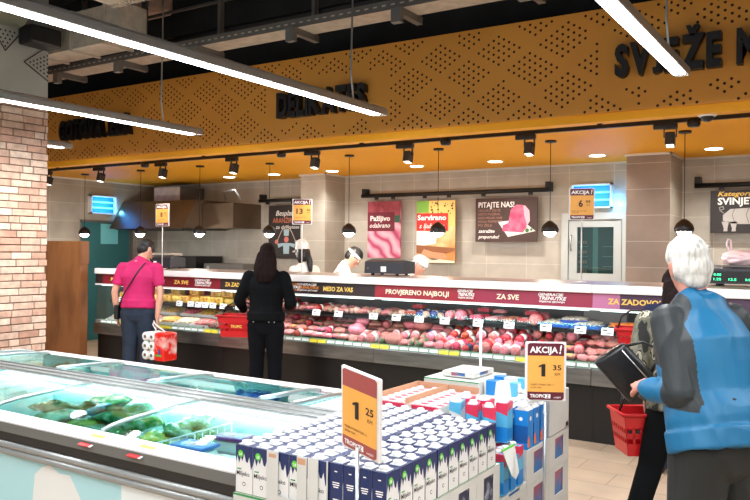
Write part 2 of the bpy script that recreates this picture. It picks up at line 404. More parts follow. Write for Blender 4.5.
# ------------------------------------------------------------------ ceiling services
GALV = mat('galvanised_steel', (196, 184, 168), .6, .1, var=.2, scale=10)
GALVD = mat('dark_steel', (104, 100, 96), .6, .3)
t = thing('cable_tray', 'long perforated metal cable tray hanging in front of the orange fascia', 'cable tray', (-4, 5.7, 3.7))
m = MB(GALV); m.box(-11, 2.8, 5.52, 5.78, 3.70, 3.703)
m.build('tray_bottom', t)
m = MB(GALVD); m.box(-11, 2.8, 5.78, 5.785, 3.70, 3.79); 
m.box(-11, 2.8, 5.515, 5.52, 3.70, 3.78); m.mat(GALV)
for i in range(150): m.box(-10.5+i*.09, -10.46+i*.09, 5.513, 5.5145, 3.735, 3.747)
m.build('side_rail', t)
for i, x in enumerate([-9.0, -7.94, -6.86, -5.68, -4.44, -3.30, -2.17, -1.0, .2]):
    m = MB(GREYM); m.box(x-.03, x+.03, 5.48, 5.86, 3.64, 3.70).box(x-.02, x+.02, 5.80, 5.86, 3.70, 5.1).box(x-.045, x+.045, 5.44, 5.50, 3.56, 3.68); m.build('hanger', t)
m = MB(BLACKP); m.tube([(-11, 5.92, 3.95), (-6, 5.92, 3.96), (2.5, 5.92, 3.95)], .04)
tag(m.build('black_conduit'), 'thick black conduit running along above the cable tray', 'conduit')
for i, (y, z, r) in enumerate([(5.0, 4.45, .03), (4.4, 4.6, .05), (5.95, 4.3, .02)]):
    m = MB(GALVD); m.tube([(-11, y, z), (2.8, y, z)], r)
    tag(m.build('ceiling_pipe'), ['slim dark pipe high above the cable tray', 'thicker dark pipe nearest the viewer under the dark ceiling', 'thinnest dark pipe just ahead of the orange fascia'][i], 'pipe', 'pipes under the ceiling')
m = MB(GALV); m.box(-8.9, -6.35, 5.08, 5.42, 3.76, 4.15)
for i in range(5): m.box(-8.8+i*.55, -8.77+i*.55, 5.06, 5.44, 3.74, 4.17)
tag(m.build('air_duct'), 'rectangular grey metal air duct beside the column top', 'air duct', 'air ducts')
m = MB(GALV); m.box(-6.04, -5.3, 4.0, 4.75, 3.95, 4.35)
for i in range(14): m.box(-6.02+i*.05, -6.0+i*.05, 4.70, 4.76, 3.93, 3.97)
tag(m.build('air_duct'), 'rectangular grey metal air duct with ribbed lower edge, higher and nearer', 'air duct', 'air ducts')
m = MB(mat('foil_wrap', (150, 158, 140), .35, .7, bump=.8, bscale=18)); m.tube([(-7.17, 2.6, 4.05), (-7.17, 3.6, 4.03), (-7.17, 4.5, 4.05)], .2, 16)
tag(m.build('foil_duct'), 'round foil wrapped duct crossing in front of the column top', 'air duct')
BEIGEC = mat('bare_concrete', (214, 184, 164), .8, var=.3, scale=3)
for i, (x0, x1, y0, y1, z) in enumerate([(-6.1, -2.5, 6.0, 6.5, 4.55), (-7.6, -6.9, 5.9, 6.3, 4.4), (-6.6, -5.9, 5.0, 5.3, 4.3)]):
    m = MB(BEIGEC); m.box(x0, x1, y0, y1, z, z+.3, .05); struct(m.build('ceiling_beam'))
for i, (x, y) in enumerate([(-5.6, 5.2), (-5.0, 5.1), (-6.5, 4.9)]):
    m = MB(WHITE); m.tube([(x, y, 4.6), (x+.12, y, 4.2), (x+.22, y+.05, 4.06), (x+.1, y+.1, 4.3)], .012, 6)
    tag(m.build('loose_cable'), ['white cable loop hanging from the dark ceiling left of centre', 'second white cable loop, right of the others', 'white cable loop nearest the brick column'][i], 'cable', 'loose cables')

# linear lamps
def linlamp(x, y0, y1, lab, wires, z=2.875):
    t = thing('linear_lamp', lab, 'ceiling lamp', (x, y1, z), group='suspended linear lamps')
    m = MB(mat('lamp_housing', (176, 178, 178), .35, .6)); m.box(x-.05, x+.05, y0, y1, z+.012, z+.07, .006).box(x-.03, x+.03, y0, y1, z+.07, z+.085); m.build('housing', t)
    m = MB(LED); m.box(x-.038, x+.038, y0+.02, y1-.12, z+.002, z+.012); m.build('diffuser', t)
    for yy in wires: m = MB(ALU); m.tube([(x, yy, z+.08), (x-.015, yy-.02, z+.3), (x, yy, 5.1)], .008, 6); m.build('wire', t)
    n = max(1, round((y1-y0)/2.2)); dl = (y1-y0)/n
    for i in range(n): area((x, y0+dl*(i+.5), z-.005), .07, dl-.15, LAMP_W*dl/2.2, (.95, .98, 1), parent=t)
linlamp(-8.43, 3.0, 6.0, 'suspended white linear lamp farthest left, only its end visible past the brick column', [5.475])
linlamp(-6.14, 1.2, 6.0, 'suspended white linear lamp crossing in front of the brick column', [2.2, 5.475])
linlamp(-3.74, -.6, 5.97, 'long suspended white linear lamp ending before the word DELIKATES', [1.0, 5.475])
linlamp(-1.06, -1.5, 5.66, 'suspended white linear lamp ending before the word SVJEŽE', [.8, 5.2])
linlamp(1.5, -1.5, 5.8, 'suspended linear lamp outside the right photo edge', [.8, 5.2])

# track with spots, pendants and downlights under the soffit
t = thing('lighting_track', 'black lighting track running under the orange soffit', 'lighting track', (-4, 6.9, 2.79))
m = MB(BLACK); m.box(-11.3, 2.8, 6.88, 6.92, 2.765, 2.80); m.build('rail', t)
for x in (-8.09, -5.73, -3.57, -1.2): m = MB(BLACK); m.lathe([(.0, -.05), (.045, -.05), (.055, -.03), (.055, .02)], (x, 6.9, 2.77)); m.build('connector', t)
m = MB(BLACK)
for x in (-10, -7, -4.6, -2, .5): m.box(x-.02, x+.02, 6.885, 6.915, 2.80, 2.83)
m.build('mount', t)
t = local('track_spotlight', '', 'spotlight', (0, 0, 0), group='spotlights on the black track')
m = MB(BLACK); m.box(-.14, .06, -.025, .025, -.045, 0, .004); m.build('adapter', t)
m = MB(BLACK); m.box(-.055, -.045, -.01, .01, -.12, -.03).box(.045, .055, -.01, .01, -.12, -.03).box(-.055, .055, -.01, .01, -.05, -.04); m.build('yoke', t)
m = MB(BLACKP)
Mx = Matrix.Translation((0, 0, -.14)) @ Matrix.Rotation(R(-12), 4, 'X')
m.box(-.04, .04, -.045, .045, -.055, .06, .008, Mx); m.build('head', t)
m = MB(mat('spot_lens', (255, 240, 220), .3, emit=2)); m.box(-.03, .03, -.035, .035, -.059, -.0555, 0, Mx); m.build('lens', t)
names = ['beside the brick column', 'above the wooden panel', 'above the pink shirted man', 'above the black clad woman', 'left of the DELIKATES posters', 'above the black scales', 'above the PITAJTE NAS poster', 'above the white haired man']
sx = [-10.2, -9.0, -7.74, -6.48, -5.235, -4.01, -2.67, -1.39]
for i, x in enumerate(sx):
    o = t if i == 0 else dup(t, (x, 6.9, 2.767))
    o.location = (x, 6.9, 2.763); o['label'] = 'black track spotlight under the soffit, '+names[i]
    o.rotation_euler.z = [0, .1, 0, -.1, .05, 0, -.05, .1][i]
    if i: continue
    l = bpy.data.lights.new('spot', 'SPOT'); l.energy = SPOT_W; l.spot_size = R(75); l.spot_blend = .6; l.color = (1, .9, .78); l.shadow_soft_size = .04
    lo = bpy.data.objects.new('spot_light', l); COL.objects.link(lo); lo.parent = o; lo.location = (0, -.02, -.24); lo.rotation_euler = (R(12), 0, 0)
t = local('pendant_lamp', '', 'pendant lamp', (0, 0, 0), group='black globe pendants over the counter')
m = MB(BLACK); m.lathe([(.06, -.02), (.06, 0)]); m.build('ceiling_rose', t)
m = MB(BLACK); m.cyl((0, 0, -.9), (0, 0, -.02), .004, seg=6); m.build('cord', t)
m = MB(BLACKP); m.lathe([(.02, -.85), (.04, -.865), (.075, -.895), (.092, -.935), (.092, -.955), (.086, -.972), (.078, -.968), (.084, -.952), (.084, -.937), (.03, -.87), (0, -.87)]); m.build('globe_shade', t)
m = MB(mat('bulb', (255, 250, 240), .4, emit=22)); m.lathe([(0, -1.022), (.028, -1.016), (.05, -1.0), (.064, -.98), (.064, -.955), (0, -.95)]); m.build('bulb', t)
pn = ['beside the teal doorway', 'above the pink shirted man', 'left of the black clad woman', 'in front of the ARANŽIRANJE poster', 'left of the pink meat poster', 'in front of the Servirano poster', 'left of the cold room door', 'above the white haired man']
for i, x in enumerate([-10.53, -9.2, -7.95, -6.83, -5.36, -4.11, -2.77, -1.43]):
    y = 7.98 if i == 3 else 7.77
    o = t if i == 0 else dup(t, (x, y, 2.82))
    o.location = (x, y, 2.82); o['label'] = 'black globe pendant lamp with glowing bulb, '+pn[i]
    if i: continue
    l = bpy.data.lights.new('pendant', 'POINT'); l.energy = PEND_W; l.color = (1, .95, .88); l.shadow_soft_size = .05
    lo = bpy.data.objects.new('bulb_light', l); COL.objects.link(lo); lo.parent = o; lo.location = (0, 0, -1.08)
t = local('downlight', '', 'downlight', (0, 0, 0), group='round downlights in the soffit')
m = MB(WHITE); m.lathe([(.105, -.006), (.105, 0), (.08, 0), (.08, -.006)], seg=24); m.build('ring', t)
m = MB(mat('downlight_face', (255, 248, 238), .4, emit=9)); m.lathe([(.0, -.008), (.09, -.008), (.09, -.001)], seg=24); m.build('lens', t)
dn = ['far left, near the kitchen hood', 'above the ARANŽIRANJE poster', 'above the tiled left pillar', 'above the Servirano poster', 'above the PITAJTE NAS poster', 'above the cold room door', 'near the right photo edge', 'beyond the right photo edge']
for i, x in enumerate([-8.76, -7.8, -6.67, -5.22, -4.04, -2.70, -1.39, -.1]):
    o = t if i == 0 else dup(t, (x, 9.22, 2.82))
    o.location = (x, 9.22, 2.82); o['label'] = 'round white downlight in the orange soffit, '+dn[i]
    if i: continue
    l = bpy.data.lights.new('down', 'SPOT'); l.energy = DOWN_W*4; DL = l; l.spot_size = R(130); l.spot_blend = .8; l.color = (1, .95, .88); l.shadow_soft_size = .08
    lo = bpy.data.objects.new('downlight_light', l); COL.objects.link(lo); lo.parent = o; lo.location = (0, 0, -.02)
dim = DL.copy(); dim.energy = DOWN_W*1.0
for o in list(bpy.data.objects):
    if o.type == 'LIGHT' and o.data == DL and o.parent.location.x < -7.5: o.data = dim
t = thing('dome_camera', 'white security dome camera under the fascia edge', 'security camera', (-1.05, 6.6, 2.82))
m = MB(WHITE); m.lathe([(.06, -.07), (.075, -.06), (.078, 0), (.06, 0)], (-1.05, 6.62, 2.82)); m.build('base', t)
m = MB(BLACKP); m.ell((-1.05, 6.62, 2.755), (.052, .052, .05)); m.build('dome', t)

# ------------------------------------------------------------------ wall posters and rails
def rail(x0, x1, z, drops, lab, y=9.9):
    t = thing('poster_rail', lab, 'poster rail', (x0, y, z), group='black poster rails on the back wall')
    m = MB(BLACK); m.cyl((x0, y-.02, z), (x1, y-.02, z), .03); m.build('rail', t)
    for x in (x0+.03, x1-.03): m = MB(BLACK); m.box(x-.035, x+.035, y-.02, 9.999, z-.02, z+.11); m.build('bracket', t)
    for x in drops: m = MB(BLACK); m.box(x-.03, x+.03, y-.03, y-.01, z-.065, z-.02); m.build('hook', t)
rail(-8.68, -7.66, 2.46, [-8.5, -7.95], 'short black poster rail left of the tiled pillar')
rail(-6.57, -3.53, 2.48, [-6.3, -6.0, -5.45, -5.05, -4.5, -3.8], 'long black rail carrying three posters on the tiled wall')
rail(-1.70, .3, 2.46, [-1.4, -.7], 'black poster rail at the right photo edge')
CREAM = mat('cream', (238, 226, 200), .5)
def poster(x0, x1, z0, z1, m0, lab, y=9.88):
    t = thing('poster', lab, 'poster', (x0, y, z0)); m = MB(m0, BLACK); m.box(x0, x1, y-.012, y+.012, z0, z1); m.build('panel', t); return t
PB = mat('poster_black', (38, 32, 32), .5)
t = poster(-8.46, -7.66, 1.49, 2.37, PB, 'black poster reading Besplatno ARANŽIRANJE with a drawn juggling cook')
y = 9.866
m = MB(WINK); m.text('Besplatno', (-8.30, y, 2.20), .085, .5, shear=.25, bold=.01); m.mat(mat('rust_ink', (190, 110, 80), .5)).text('ARANŽIRANJE', (-8.37, y, 2.08), .08, .64, bold=.02); m.mat(WINK).text('za delikatese', (-8.30, y, 1.98), .06, .5, shear=.25); m.build('lettering', t)
LB = mat('pale_blue_ink', (168, 196, 206), .5); PK = mat('pink_ink', (214, 120, 110), .5)
m = MB(LB); cx = -8.07
m.poly([(cx-.06, y, 1.56), (cx+.06, y, 1.56), (cx+.07, y, 1.74), (cx-.07, y, 1.74)]).poly([(cx-.05, y, 1.86), (cx+.05, y, 1.86), (cx+.06, y, 1.97), (cx-.06, y, 1.97)])
m.poly([(cx-.07, y, 1.74), (cx-.06, y, 1.70), (cx-.17, y, 1.66), (cx-.19, y, 1.72), (cx-.17, y, 1.73)]).poly([(cx+.07, y, 1.74), (cx+.06, y, 1.70), (cx+.17, y, 1.66), (cx+.19, y, 1.72), (cx+.17, y, 1.73)])
m.mat(PK).disc((cx, y, 1.80), .05, seg=16).disc((cx-.21, y, 1.76), .04, seg=12)
m.mat(mat('rope_ink', (190, 170, 150), .6)).tube([(cx-.2+.4*k/12, y, 1.76+.26*math.sin(math.pi*k/12)) for k in range(13)], .008, 5); m.mat(LB).disc((cx+.21, y, 1.76), .03, seg=12); m.build('cook_drawing', t)
# pink sliced meat poster
MEATW = bpy.data.materials.new('sliced_meat_print'); MEATW.use_nodes = True
nt = MEATW.node_tree; N = nt.nodes; L = nt.links; tc = N.new('ShaderNodeTexCoord'); wv = N.new('ShaderNodeTexWave'); wv.wave_type = 'BANDS'; wv.bands_direction = 'DIAGONAL'
wv.inputs['Scale'].default_value = 2.2; wv.inputs['Distortion'].default_value = 9; wv.inputs['Detail'].default_value = 2; wv.inputs['Detail Scale'].default_value = .8
L.new(tc.outputs['Object'], wv.inputs[0]); r = N.new('ShaderNodeValToRGB'); L.new(wv.outputs[1], r.inputs[0])
r.color_ramp.elements[0].color = srgb((170, 60, 95)); r.color_ramp.elements[1].color = srgb((236, 176, 190)); r.color_ramp.elements.new(.35).color = srgb((220, 130, 155)); L.new(r.outputs[0], N['Principled BSDF'].inputs['Base Color'])
t = poster(-6.45, -5.86, 1.52, 2.385, MEATW, 'tall poster of pink sliced meat reading Pažljivo odabrano')
y = 9.867
m = MB(mat('dark_meat_print', (134, 34, 52), .5, c2=(170, 70, 84), scale=7)); m.poly([(-6.45, y, 2.12), (-5.86, y, 2.12), (-5.86, y, 2.385), (-6.45, y, 2.385)]); m.build('top_band', t)
m = MB(mat('banner_red_dark', (112, 16, 40), .5)); m.poly([(-6.45, 9.866, 1.93), (-5.96, 9.866, 1.93), (-5.96, 9.866, 2.22), (-6.45, 9.866, 2.22)]); m.mat(mat('banner_green', (30, 92, 66), .5)).poly([(-5.96, 9.8655, 2.06), (-5.87, 9.8655, 2.06), (-5.87, 9.8655, 2.17), (-5.96, 9.8655, 2.17)]); m.build('banner', t)
m = MB(WINK); m.text('Pažljivo', (-6.40, 9.865, 2.09), .075, .36, bold=.03); m.text('odabrano', (-6.41, 9.865, 1.985), .07, .37, shear=.3, bold=.01); m.build('lettering', t)
# serving poster
t = poster(-5.575, -4.94, 1.46, 2.375, mat('food_print', (206, 138, 74), .5, c2=(236, 196, 140), scale=3), 'tall poster of a food board reading Servirano on a red banner')
y = 9.866
m = MB(mat('leaf_print', (126, 178, 70), .5)); m.poly([(-5.575, y, 2.2), (-5.37, y, 2.2), (-5.37, y, 2.375), (-5.575, y, 2.375)])
m.mat(mat('cheese_print', (236, 196, 110), .5)).poly([(-5.37, y, 2.0), (-4.94, y, 2.0), (-4.94, y, 2.375), (-5.37, y, 2.375)])
m.mat(mat('plate_print', (240, 232, 222), .5)).poly([(-5.575, y, 1.67), (-5.4, y, 1.72), (-5.25, y, 1.74), (-5.22, y, 1.9), (-5.575, y, 1.95)])
m.mat(mat('board_print', (150, 92, 54), .5)).poly([(-5.575, 9.8655, 1.60), (-5.2, 9.8655, 1.56), (-4.94, 9.8655, 1.64), (-4.94, 9.8655, 1.68), (-5.25, 9.8655, 1.70), (-5.575, 9.8655, 1.72)])
m.mat(mat('hand_print', (214, 150, 110), .5)).poly([(-5.5, 9.865, 1.58), (-5.3, 9.865, 1.50), (-5.05, 9.865, 1.53), (-5.1, 9.865, 1.60), (-5.3, 9.865, 1.62), (-5.45, 9.865, 1.66)])
m.mat(mat('cream_strip', (238, 226, 200), .5)).poly([(-5.575, 9.865, 1.46), (-4.94, 9.865, 1.46), (-4.94, 9.865, 1.49), (-5.575, 9.865, 1.55)])
m.mat(mat('seed_print', (96, 50, 30), .5)); rn = random.Random(5)
for i in range(22): m.disc((rn.uniform(-5.33, -4.97), 9.865, rn.uniform(2.14, 2.35)), rn.uniform(.008, .02), seg=6)
m.build('food_picture', t)
m = MB(mat('banner_red', (206, 44, 36), .5)); m.poly([(-5.575, 9.864, 1.93), (-5.05, 9.864, 1.93), (-5.05, 9.864, 2.19), (-5.575, 9.864, 2.19)]); m.build('banner', t)
m = MB(WINK); m.text('Servirano', (-5.56, 9.863, 2.09), .075, .48, bold=.03); m.text('s ljubavlju', (-5.53, 9.863, 1.97), .07, .42, shear=.3, bold=.01); m.build('lettering', t)
# ask us poster
t = poster(-4.615, -3.70, 1.77, 2.385, mat('poster_brown', (72, 50, 44), .5), 'wide brown poster reading PITAJTE NAS! with a pink ham on a board')
m = MB(WINK); m.text('PITAJTE NAS!', (-4.57, 9.866, 2.255), .075, .54, bold=.02); m.text('zatražite', (-4.57, 9.866, 1.90), .045, .25, shear=.25, bold=.02); m.text('preporuku!', (-4.57, 9.866, 1.82), .045, .32, shear=.25, bold=.02)
m.mat(mat('brown_ink', (170, 124, 104), .5))
for i, l_ in enumerate(['UKOLIKO ŽELITE', 'NEŠTO POSEBNO,', 'NAŠI MESARI VAM', 'MOGU PRIPREMITI', 'PO ŽELJI.']): m.text(l_, (-4.57, 9.866, 2.195-i*.052), .034, .05*len(l_)*.48)
m.build('lettering', t)
m = MB(mat('board_white', (232, 228, 222), .5)); m.poly([(-4.27, 9.8665, 2.05), (-3.93, 9.8665, 2.08), (-3.72, 9.8665, 1.92), (-4.12, 9.8665, 1.84)])
m.mat(mat('ham_print', (206, 66, 106), .5, c2=(226, 110, 140), scale=10)).poly([(-4.2, 9.866, 1.92), (-3.9, 9.866, 1.9), (-3.84, 9.866, 1.98), (-3.93, 9.866, 2.08), (-4.13, 9.866, 2.03), (-4.2, 9.866, 2.0)]).poly([(-4.12, 9.8655, 2.02), (-3.98, 9.8655, 1.98), (-3.84, 9.8655, 2.0), (-3.84, 9.8655, 2.2), (-3.9, 9.8655, 2.28), (-4.0, 9.8655, 2.285), (-4.08, 9.8655, 2.22)])
m.mat(mat('ham_face_print', (238, 180, 196), .5)).poly([(-3.84, 9.865, 2.0), (-3.80, 9.865, 2.06), (-3.81, 9.865, 2.2), (-3.87, 9.865, 2.27), (-3.9, 9.865, 2.27), (-3.88, 9.865, 2.12)])
m.mat(mat('herb_print', (70, 120, 60), .5)).disc((-3.84, 9.865, 1.93), .03, seg=7).disc((-3.78, 9.865, 1.94), .02, seg=7); m.build('ham_picture', t)
# pig poster
t = poster(-1.52, -.62, 1.885, 2.39, PB, 'black poster with a grey pig drawing reading SVINJETINA')
m = MB(GOLD); m.text('Kategorija', (-1.44, 9.866, 2.325), .055, .42, shear=.3, bold=.02); m.mat(WINK).text('SVINJETINA', (-1.44, 9.866, 2.225), .08, .62, bold=.03); m.build('lettering', t)
PIGM = mat('pig_print', (176, 172, 168), .5); m = MB(PIGM)
m.poly([(-1.38, 9.866, 2.1), (-1.30, 9.866, 2.17), (-1.1, 9.866, 2.18), (-.9, 9.866, 2.17), (-.8, 9.866, 2.13), (-.72, 9.866, 2.06), (-.74, 9.866, 2.0), (-.86, 9.866, 1.98), (-.98, 9.866, 1.99), (-1.2, 9.866, 1.99), (-1.3, 9.866, 2.0), (-1.38, 9.866, 2.03)])
for x in (-1.36, -1.27, -.98, -.9): m.poly([(x-.035, 9.866, 2.02), (x+.045, 9.866, 2.02), (x+.03, 9.866, 1.94), (x+.03, 9.866, 1.905), (x-.015, 9.866, 1.905), (x-.01, 9.866, 1.94)])
m.tube([(-1.37, 9.866, 2.12), (-1.41, 9.866, 2.15), (-1.42, 9.866, 2.19), (-1.38, 9.866, 2.2), (-1.37, 9.866, 2.17), (-1.4, 9.866, 2.16)], .006, 5)
m.mat(INK)
for x in (-1.25, -1.1, -.95): m.tube([(x, 9.865, 2.18), (x-.03, 9.865, 2.1), (x, 9.865, 2.0)], .003, 4)
m.build('pig_drawing', t)

# ------------------------------------------------------------------ kitchen corner
HOODM = mat('hood_steel', (120, 104, 88), .38, .75, var=.2, scale=2)
t = thing('extractor_hood', 'large dark steel extractor hood over the kitchen in the far left corner', 'extractor hood', (-9.8, 9.4, 1.97))
m = MB(HOODM); m.prism([(-9.45, 8.85, 1.97), (-9.45, 9.99, 1.97), (-9.45, 9.99, 2.46), (-9.45, 9.15, 2.46)], (-1.35, 0, 0))
m.prism([(-10.8, 8.85, 1.97), (-10.8, 9.99, 1.97), (-10.8, 9.99, 2.46), (-10.8, 9.15, 2.46)], (-.5, 0, 0))
m.build('canopy', t)
m = MB(HOODM); m.box(-9.44, -8.74, 9.3, 9.99, 1.98, 2.40); m.build('side_section', t)
m = MB(BLACKP); m.box(-11.2, -9.5, 8.9, 9.95, 1.955, 1.968); m.build('filter', t)
m = MB(GALVD); m.box(-10.75, -10.1, 9.4, 9.98, 2.465, 2.72); m.mat(GALV).box(-10.75, -10.1, 9.385, 9.4, 2.465, 2.72); m.build('exhaust_box', t)
m = MB(ALU); m.tube([(-9.1, 9.5, 2.46), (-9.05, 9.4, 2.60), (-8.8, 9.4, 2.62), (-8.75, 9.5, 2.46)], .02); m.build('pipe', t)
OVEN = mat('oven_dark', (42, 42, 44), .35, .4)
t = thing('kitchen_range', 'dark steel cooking range below the extractor hood', 'cooking range', (-9.8, 9.4, 0))
m = MB(OVEN); m.box(-10.9, -8.5, 9.1, 9.95, 0, 1.1); m.build('body', t)
m = MB(BLACKP); m.box(-10.9, -9.6, 9.3, 9.95, 1.1, 1.5); m.build('oven', t)
m = MB(GREYM); m.box(-9.5, -8.6, 9.4, 9.95, 1.1, 1.38); m.build('griddle', t)
m = MB(ALU); m.box(-9.42, -9.36, 9.38, 9.4, 1.14, 1.34); m.build('handle', t)

# wooden panel at the end of the counter
WOOD = mat('veneer', (146, 92, 50), .5, c2=(112, 66, 32), scale=3, stretch=(1.5, 1.5, .5), mix=.42)
t = thing('wooden_screen', 'tall brown wooden side panel between brick column and meat counter', 'wooden panel', (-9.1, 6.4, 0))
m = MB(WOOD); m.box(-10.6, -8.62, 6.30, 6.42, 0, 1.72, .004).box(-8.64, -8.60, 6.28, 6.42, 1.42, 1.722, .003); m.build('panel', t)

# ------------------------------------------------------------------ the counter
CDARK = mat('counter_plinth', (13, 12, 13), .35)
CASE = mat('case_liner', (150, 146, 142), .4, .3)
CASED = mat('case_back_dark', (66, 60, 60), .35, .3)
TOPW = mat('counter_lip_white', (244, 242, 240), .35)
TOPB = mat('counter_top_steel', (170, 150, 140), .3, .6)
HR = mat('header_dark_red', (122, 24, 36), .4); HB = mat('header_black', (44, 30, 32), .4); HR2 = mat('header_red', (152, 28, 44), .4); HM = mat('header_maroon', (150, 34, 64), .4); HP = mat('header_purple', (70, 34, 66), .4); HP2 = mat('header_pink', (186, 110, 150), .4)
OINK = mat('orange_ink', (226, 140, 70), .5)
def header(t, x0, x1, mt, texts):
    # panel leans back slightly: bottom front edge at y 6.5
    m = MB(mt); m.prism([(x0, 6.49, 1.165), (x0, 6.51, 1.165), (x0, 6.525, 1.29), (x0, 6.505, 1.29)], (x1-x0, 0, 0)); m.build('header_panel', t)
    up = Vector((0, .015, .125)).normalized()
    for (tx, xa, xb, z, h, mk, sh) in texts:
        m = MB(mk); m.text(tx, (xa, 6.486+(z-1.165)*.12, z), h, xb-xa, up=up, bold=.03, shear=sh); m.build('lettering', t)
def logo(xa, w_, mk, mk2):
    return [('GENERACIJE', xa, xa+w_*.9, 1.252, .024, mk, .2), ('TRENUTKE', xa+.01, xa+w_, 1.217, .028, mk2, .2), ('VRIJEDNE SJEĆANJA', xa+.01, xa+w_*.95, 1.194, .014, mk, .2)]
def module(x0, x1, heads, lab):
    t = thing('refrigerated_counter', lab, 'meat counter', ((x0+x1)/2, 7, 0), group='refrigerated counter units')
    m = MB(CDARK); m.box(x0+.001, x1-.001, 6.54, 7.5, 0, .5); m.build('plinth', t)
    m = MB(STEEL); m.box(x0+.001, x1-.001, 6.47, 6.56, .5, .645, .006); m.build('bumper', t)
    m = MB(CASE); m.prism([(x0+.002, 6.56, .5), (x0+.002, 6.56, .66), (x0+.002, 7.32, .82), (x0+.002, 7.32, .5)], (x1-x0-.004, 0, 0)); m.build('deck', t)
    m = MB(CASED); m.box(x0+.002, x1-.002, 7.32, 7.5, .5, 1.33); m.build('back_panel', t)
    m = MB(ALU); m.box(x0+.002, x1-.002, 6.5, 6.54, .645, .685); m.build('price_rail', t)
    m = MB(BLACKP); m.box(x0+.01, x1-.01, 6.72, 7.15, .938, .95).box(x0+.01, x1-.01, 6.72, 6.735, .915, .95); m.build('shelf', t)
    for x in (x0+.03, x1-.03): m = MB(ALU); m.box(x-.008, x+.008, 7.15, 7.32, .9, .95); m.build('shelf_bracket', t)
    m = MB(TOPB); m.box(x0+.001, x1-.001, 6.5, 7.5, 1.335, 1.36); m.build('top', t)
    m = MB(TOPW); m.box(x0+.001, x1-.001, 6.47, 6.52, 1.292, 1.365, .008); m.build('front_lip', t)
    m = MB(TOPW); m.box(x0+.001, x1-.001, 6.484, 6.515, 1.145, 1.164); m.build('header_trim', t)
    for xa, xb, mt, tx in heads: header(t, xa, xb, mt, tx)
    m = MB(CGLASS); m.prism([(x0+.004, 6.505, .69), (x0+.004, 6.51, .69), (x0+.004, 6.515, 1.145), (x0+.004, 6.51, 1.145)], (x1-x0-.008, 0, 0)); m.build('front_glass', t)
    m = MB(LEDC); m.cyl((x0+.05, 6.56, 1.145), (x1-.05, 6.56, 1.145), .01, seg=8); m.build('light_tube', t)
    m = MB(LEDC); m.cyl((x0+.05, 6.78, .93), (x1-.05, 6.78, .93), .005, seg=8); m.build('light_tube', t)
    area(((x0+x1)/2, 6.60, 1.135), x1-x0-.1, .05, CASE_W*(x1-x0)/2, (1, .97, .95), (R(14), 0, 0), t)
    area(((x0+x1)/2, 6.76, .915), x1-x0-.1, .04, CASE_W*.6*(x1-x0)/2, (1, .97, .95), (R(4), 0, 0), t)
module(-8.56, -6.3, [(-8.56, -8.42, HB, []), (-8.42, -6.3, HR, [('PROVJERENO', -8.25, -7.72, 1.205, .045, GOLD, 0), ('ZA SVE', -7.07, -6.82, 1.205, .045, GOLD, 0)]+logo(-7.48, .25, WINK, WINK)+logo(-6.72, .28, WINK, WINK))], 'refrigerated meat counter unit at the left end with dark red ZA SVE header')
module(-6.3, -4.15, [(-6.3, -4.15, HB, [('ZA ZADOVOLJSTVO', -6.22, -5.66, 1.205, .045, GOLD, 0), ('MESO ZA VAS', -4.80, -4.42, 1.205, .045, GOLD, 0)]+logo(-5.42, .32, OINK, WINK)+logo(-5.16, .30, WINK, OINK))], 'refrigerated meat counter unit with black MESO ZA VAS header')
module(-4.15, -1.93, [(-4.15, -3.03, HR2, [('PROVJERENO NAJBOLJI', -4.02, -3.31, 1.205, .045, CREAM, 0)]+logo(-3.22, .18, WINK, WINK)), (-3.03, -1.93, HM, [('ZA SVE', -2.82, -2.60, 1.205, .045, CREAM, 0)]+logo(-2.42, .26, WINK, WINK))], 'refrigerated meat counter unit with red PROVJERENO NAJBOLJI header')
module(-1.93, .25, [(-1.93, -1.7, HP2, []), (-1.7, .25, HP, [('ZA ZADOVOLJSTVO', -1.80, -1.16, 1.205, .045, GOLD, 0)]+logo(-.62, .3, WINK, WINK))], 'refrigerated meat counter unit with purple ZA ZADOVOLJSTVO header, at the right')

# ------------------------------------------------------------------ goods in the counter
def blob(r, seed, amp=.25, f=1.6, sub=3, flat=0):
    b = bmesh.new(); bmesh.ops.create_icosphere(b, subdivisions=sub, radius=1)
    for v in b.verts:
        n = noise.noise(v.co*f+Vector((seed*7.1, seed*3.3, 0)))
        c = v.co*(1+amp*n); v.co = Vector((c.x*r[0], c.y*r[1], max(c.z, -.8)*r[2]))
        if flat and v.co.z < -r[2]*.5: v.co.z = -r[2]*.5
    lo = min(v.co.z for v in b.verts)
    for v in b.verts: v.co.z -= lo
    for f_ in b.faces: f_.smooth = True
    return b
HAMM = mat('ham_skin', (206, 96, 108), .35, c2=(232, 150, 152), scale=14, hue=.02, coord='Generated')
REDM = mat('red_casing', (170, 28, 40), .28, c2=(208, 66, 72), scale=9, hue=.02, coord='Generated')
DARKM = mat('dark_cured_meat', (92, 34, 30), .4, c2=(140, 62, 52), scale=20, hue=.02)
PALES = mat('pale_sausage', (214, 176, 154), .4, c2=(182, 130, 112), scale=20, hue=.015)
CHEESE = mat('cheese', (238, 196, 96), .4, c2=(228, 176, 70), scale=12, hue=.015)
RAWM = mat('raw_meat', (186, 84, 80), .35, c2=(228, 166, 156), scale=16, hue=.02, coord='Generated')
CHICK = mat('raw_poultry', (232, 164, 152), .35, c2=(212, 116, 110), scale=16, hue=.012)
GOLDCL = mat('clip_metal', (200, 200, 205), .3, .9)
BLUEP2 = mat('blue_plastic', (30, 70, 160), .35); GREENP = mat('green_plastic', (50, 140, 70), .4); YEL = mat('yellow_card', (246, 226, 60), .5)
ORFOOD = mat('orange_food', (226, 104, 36), .4, c2=(240, 160, 70), scale=60)
TAGG = mat('tag_green', (70, 150, 100), .5); TAGW = mat('tag_white', (244, 246, 246), .4)
protos = {}
def proto(key, nm, cat, grp):
    t = local(nm, '', cat, group=grp); protos[key] = [t, False]; return t
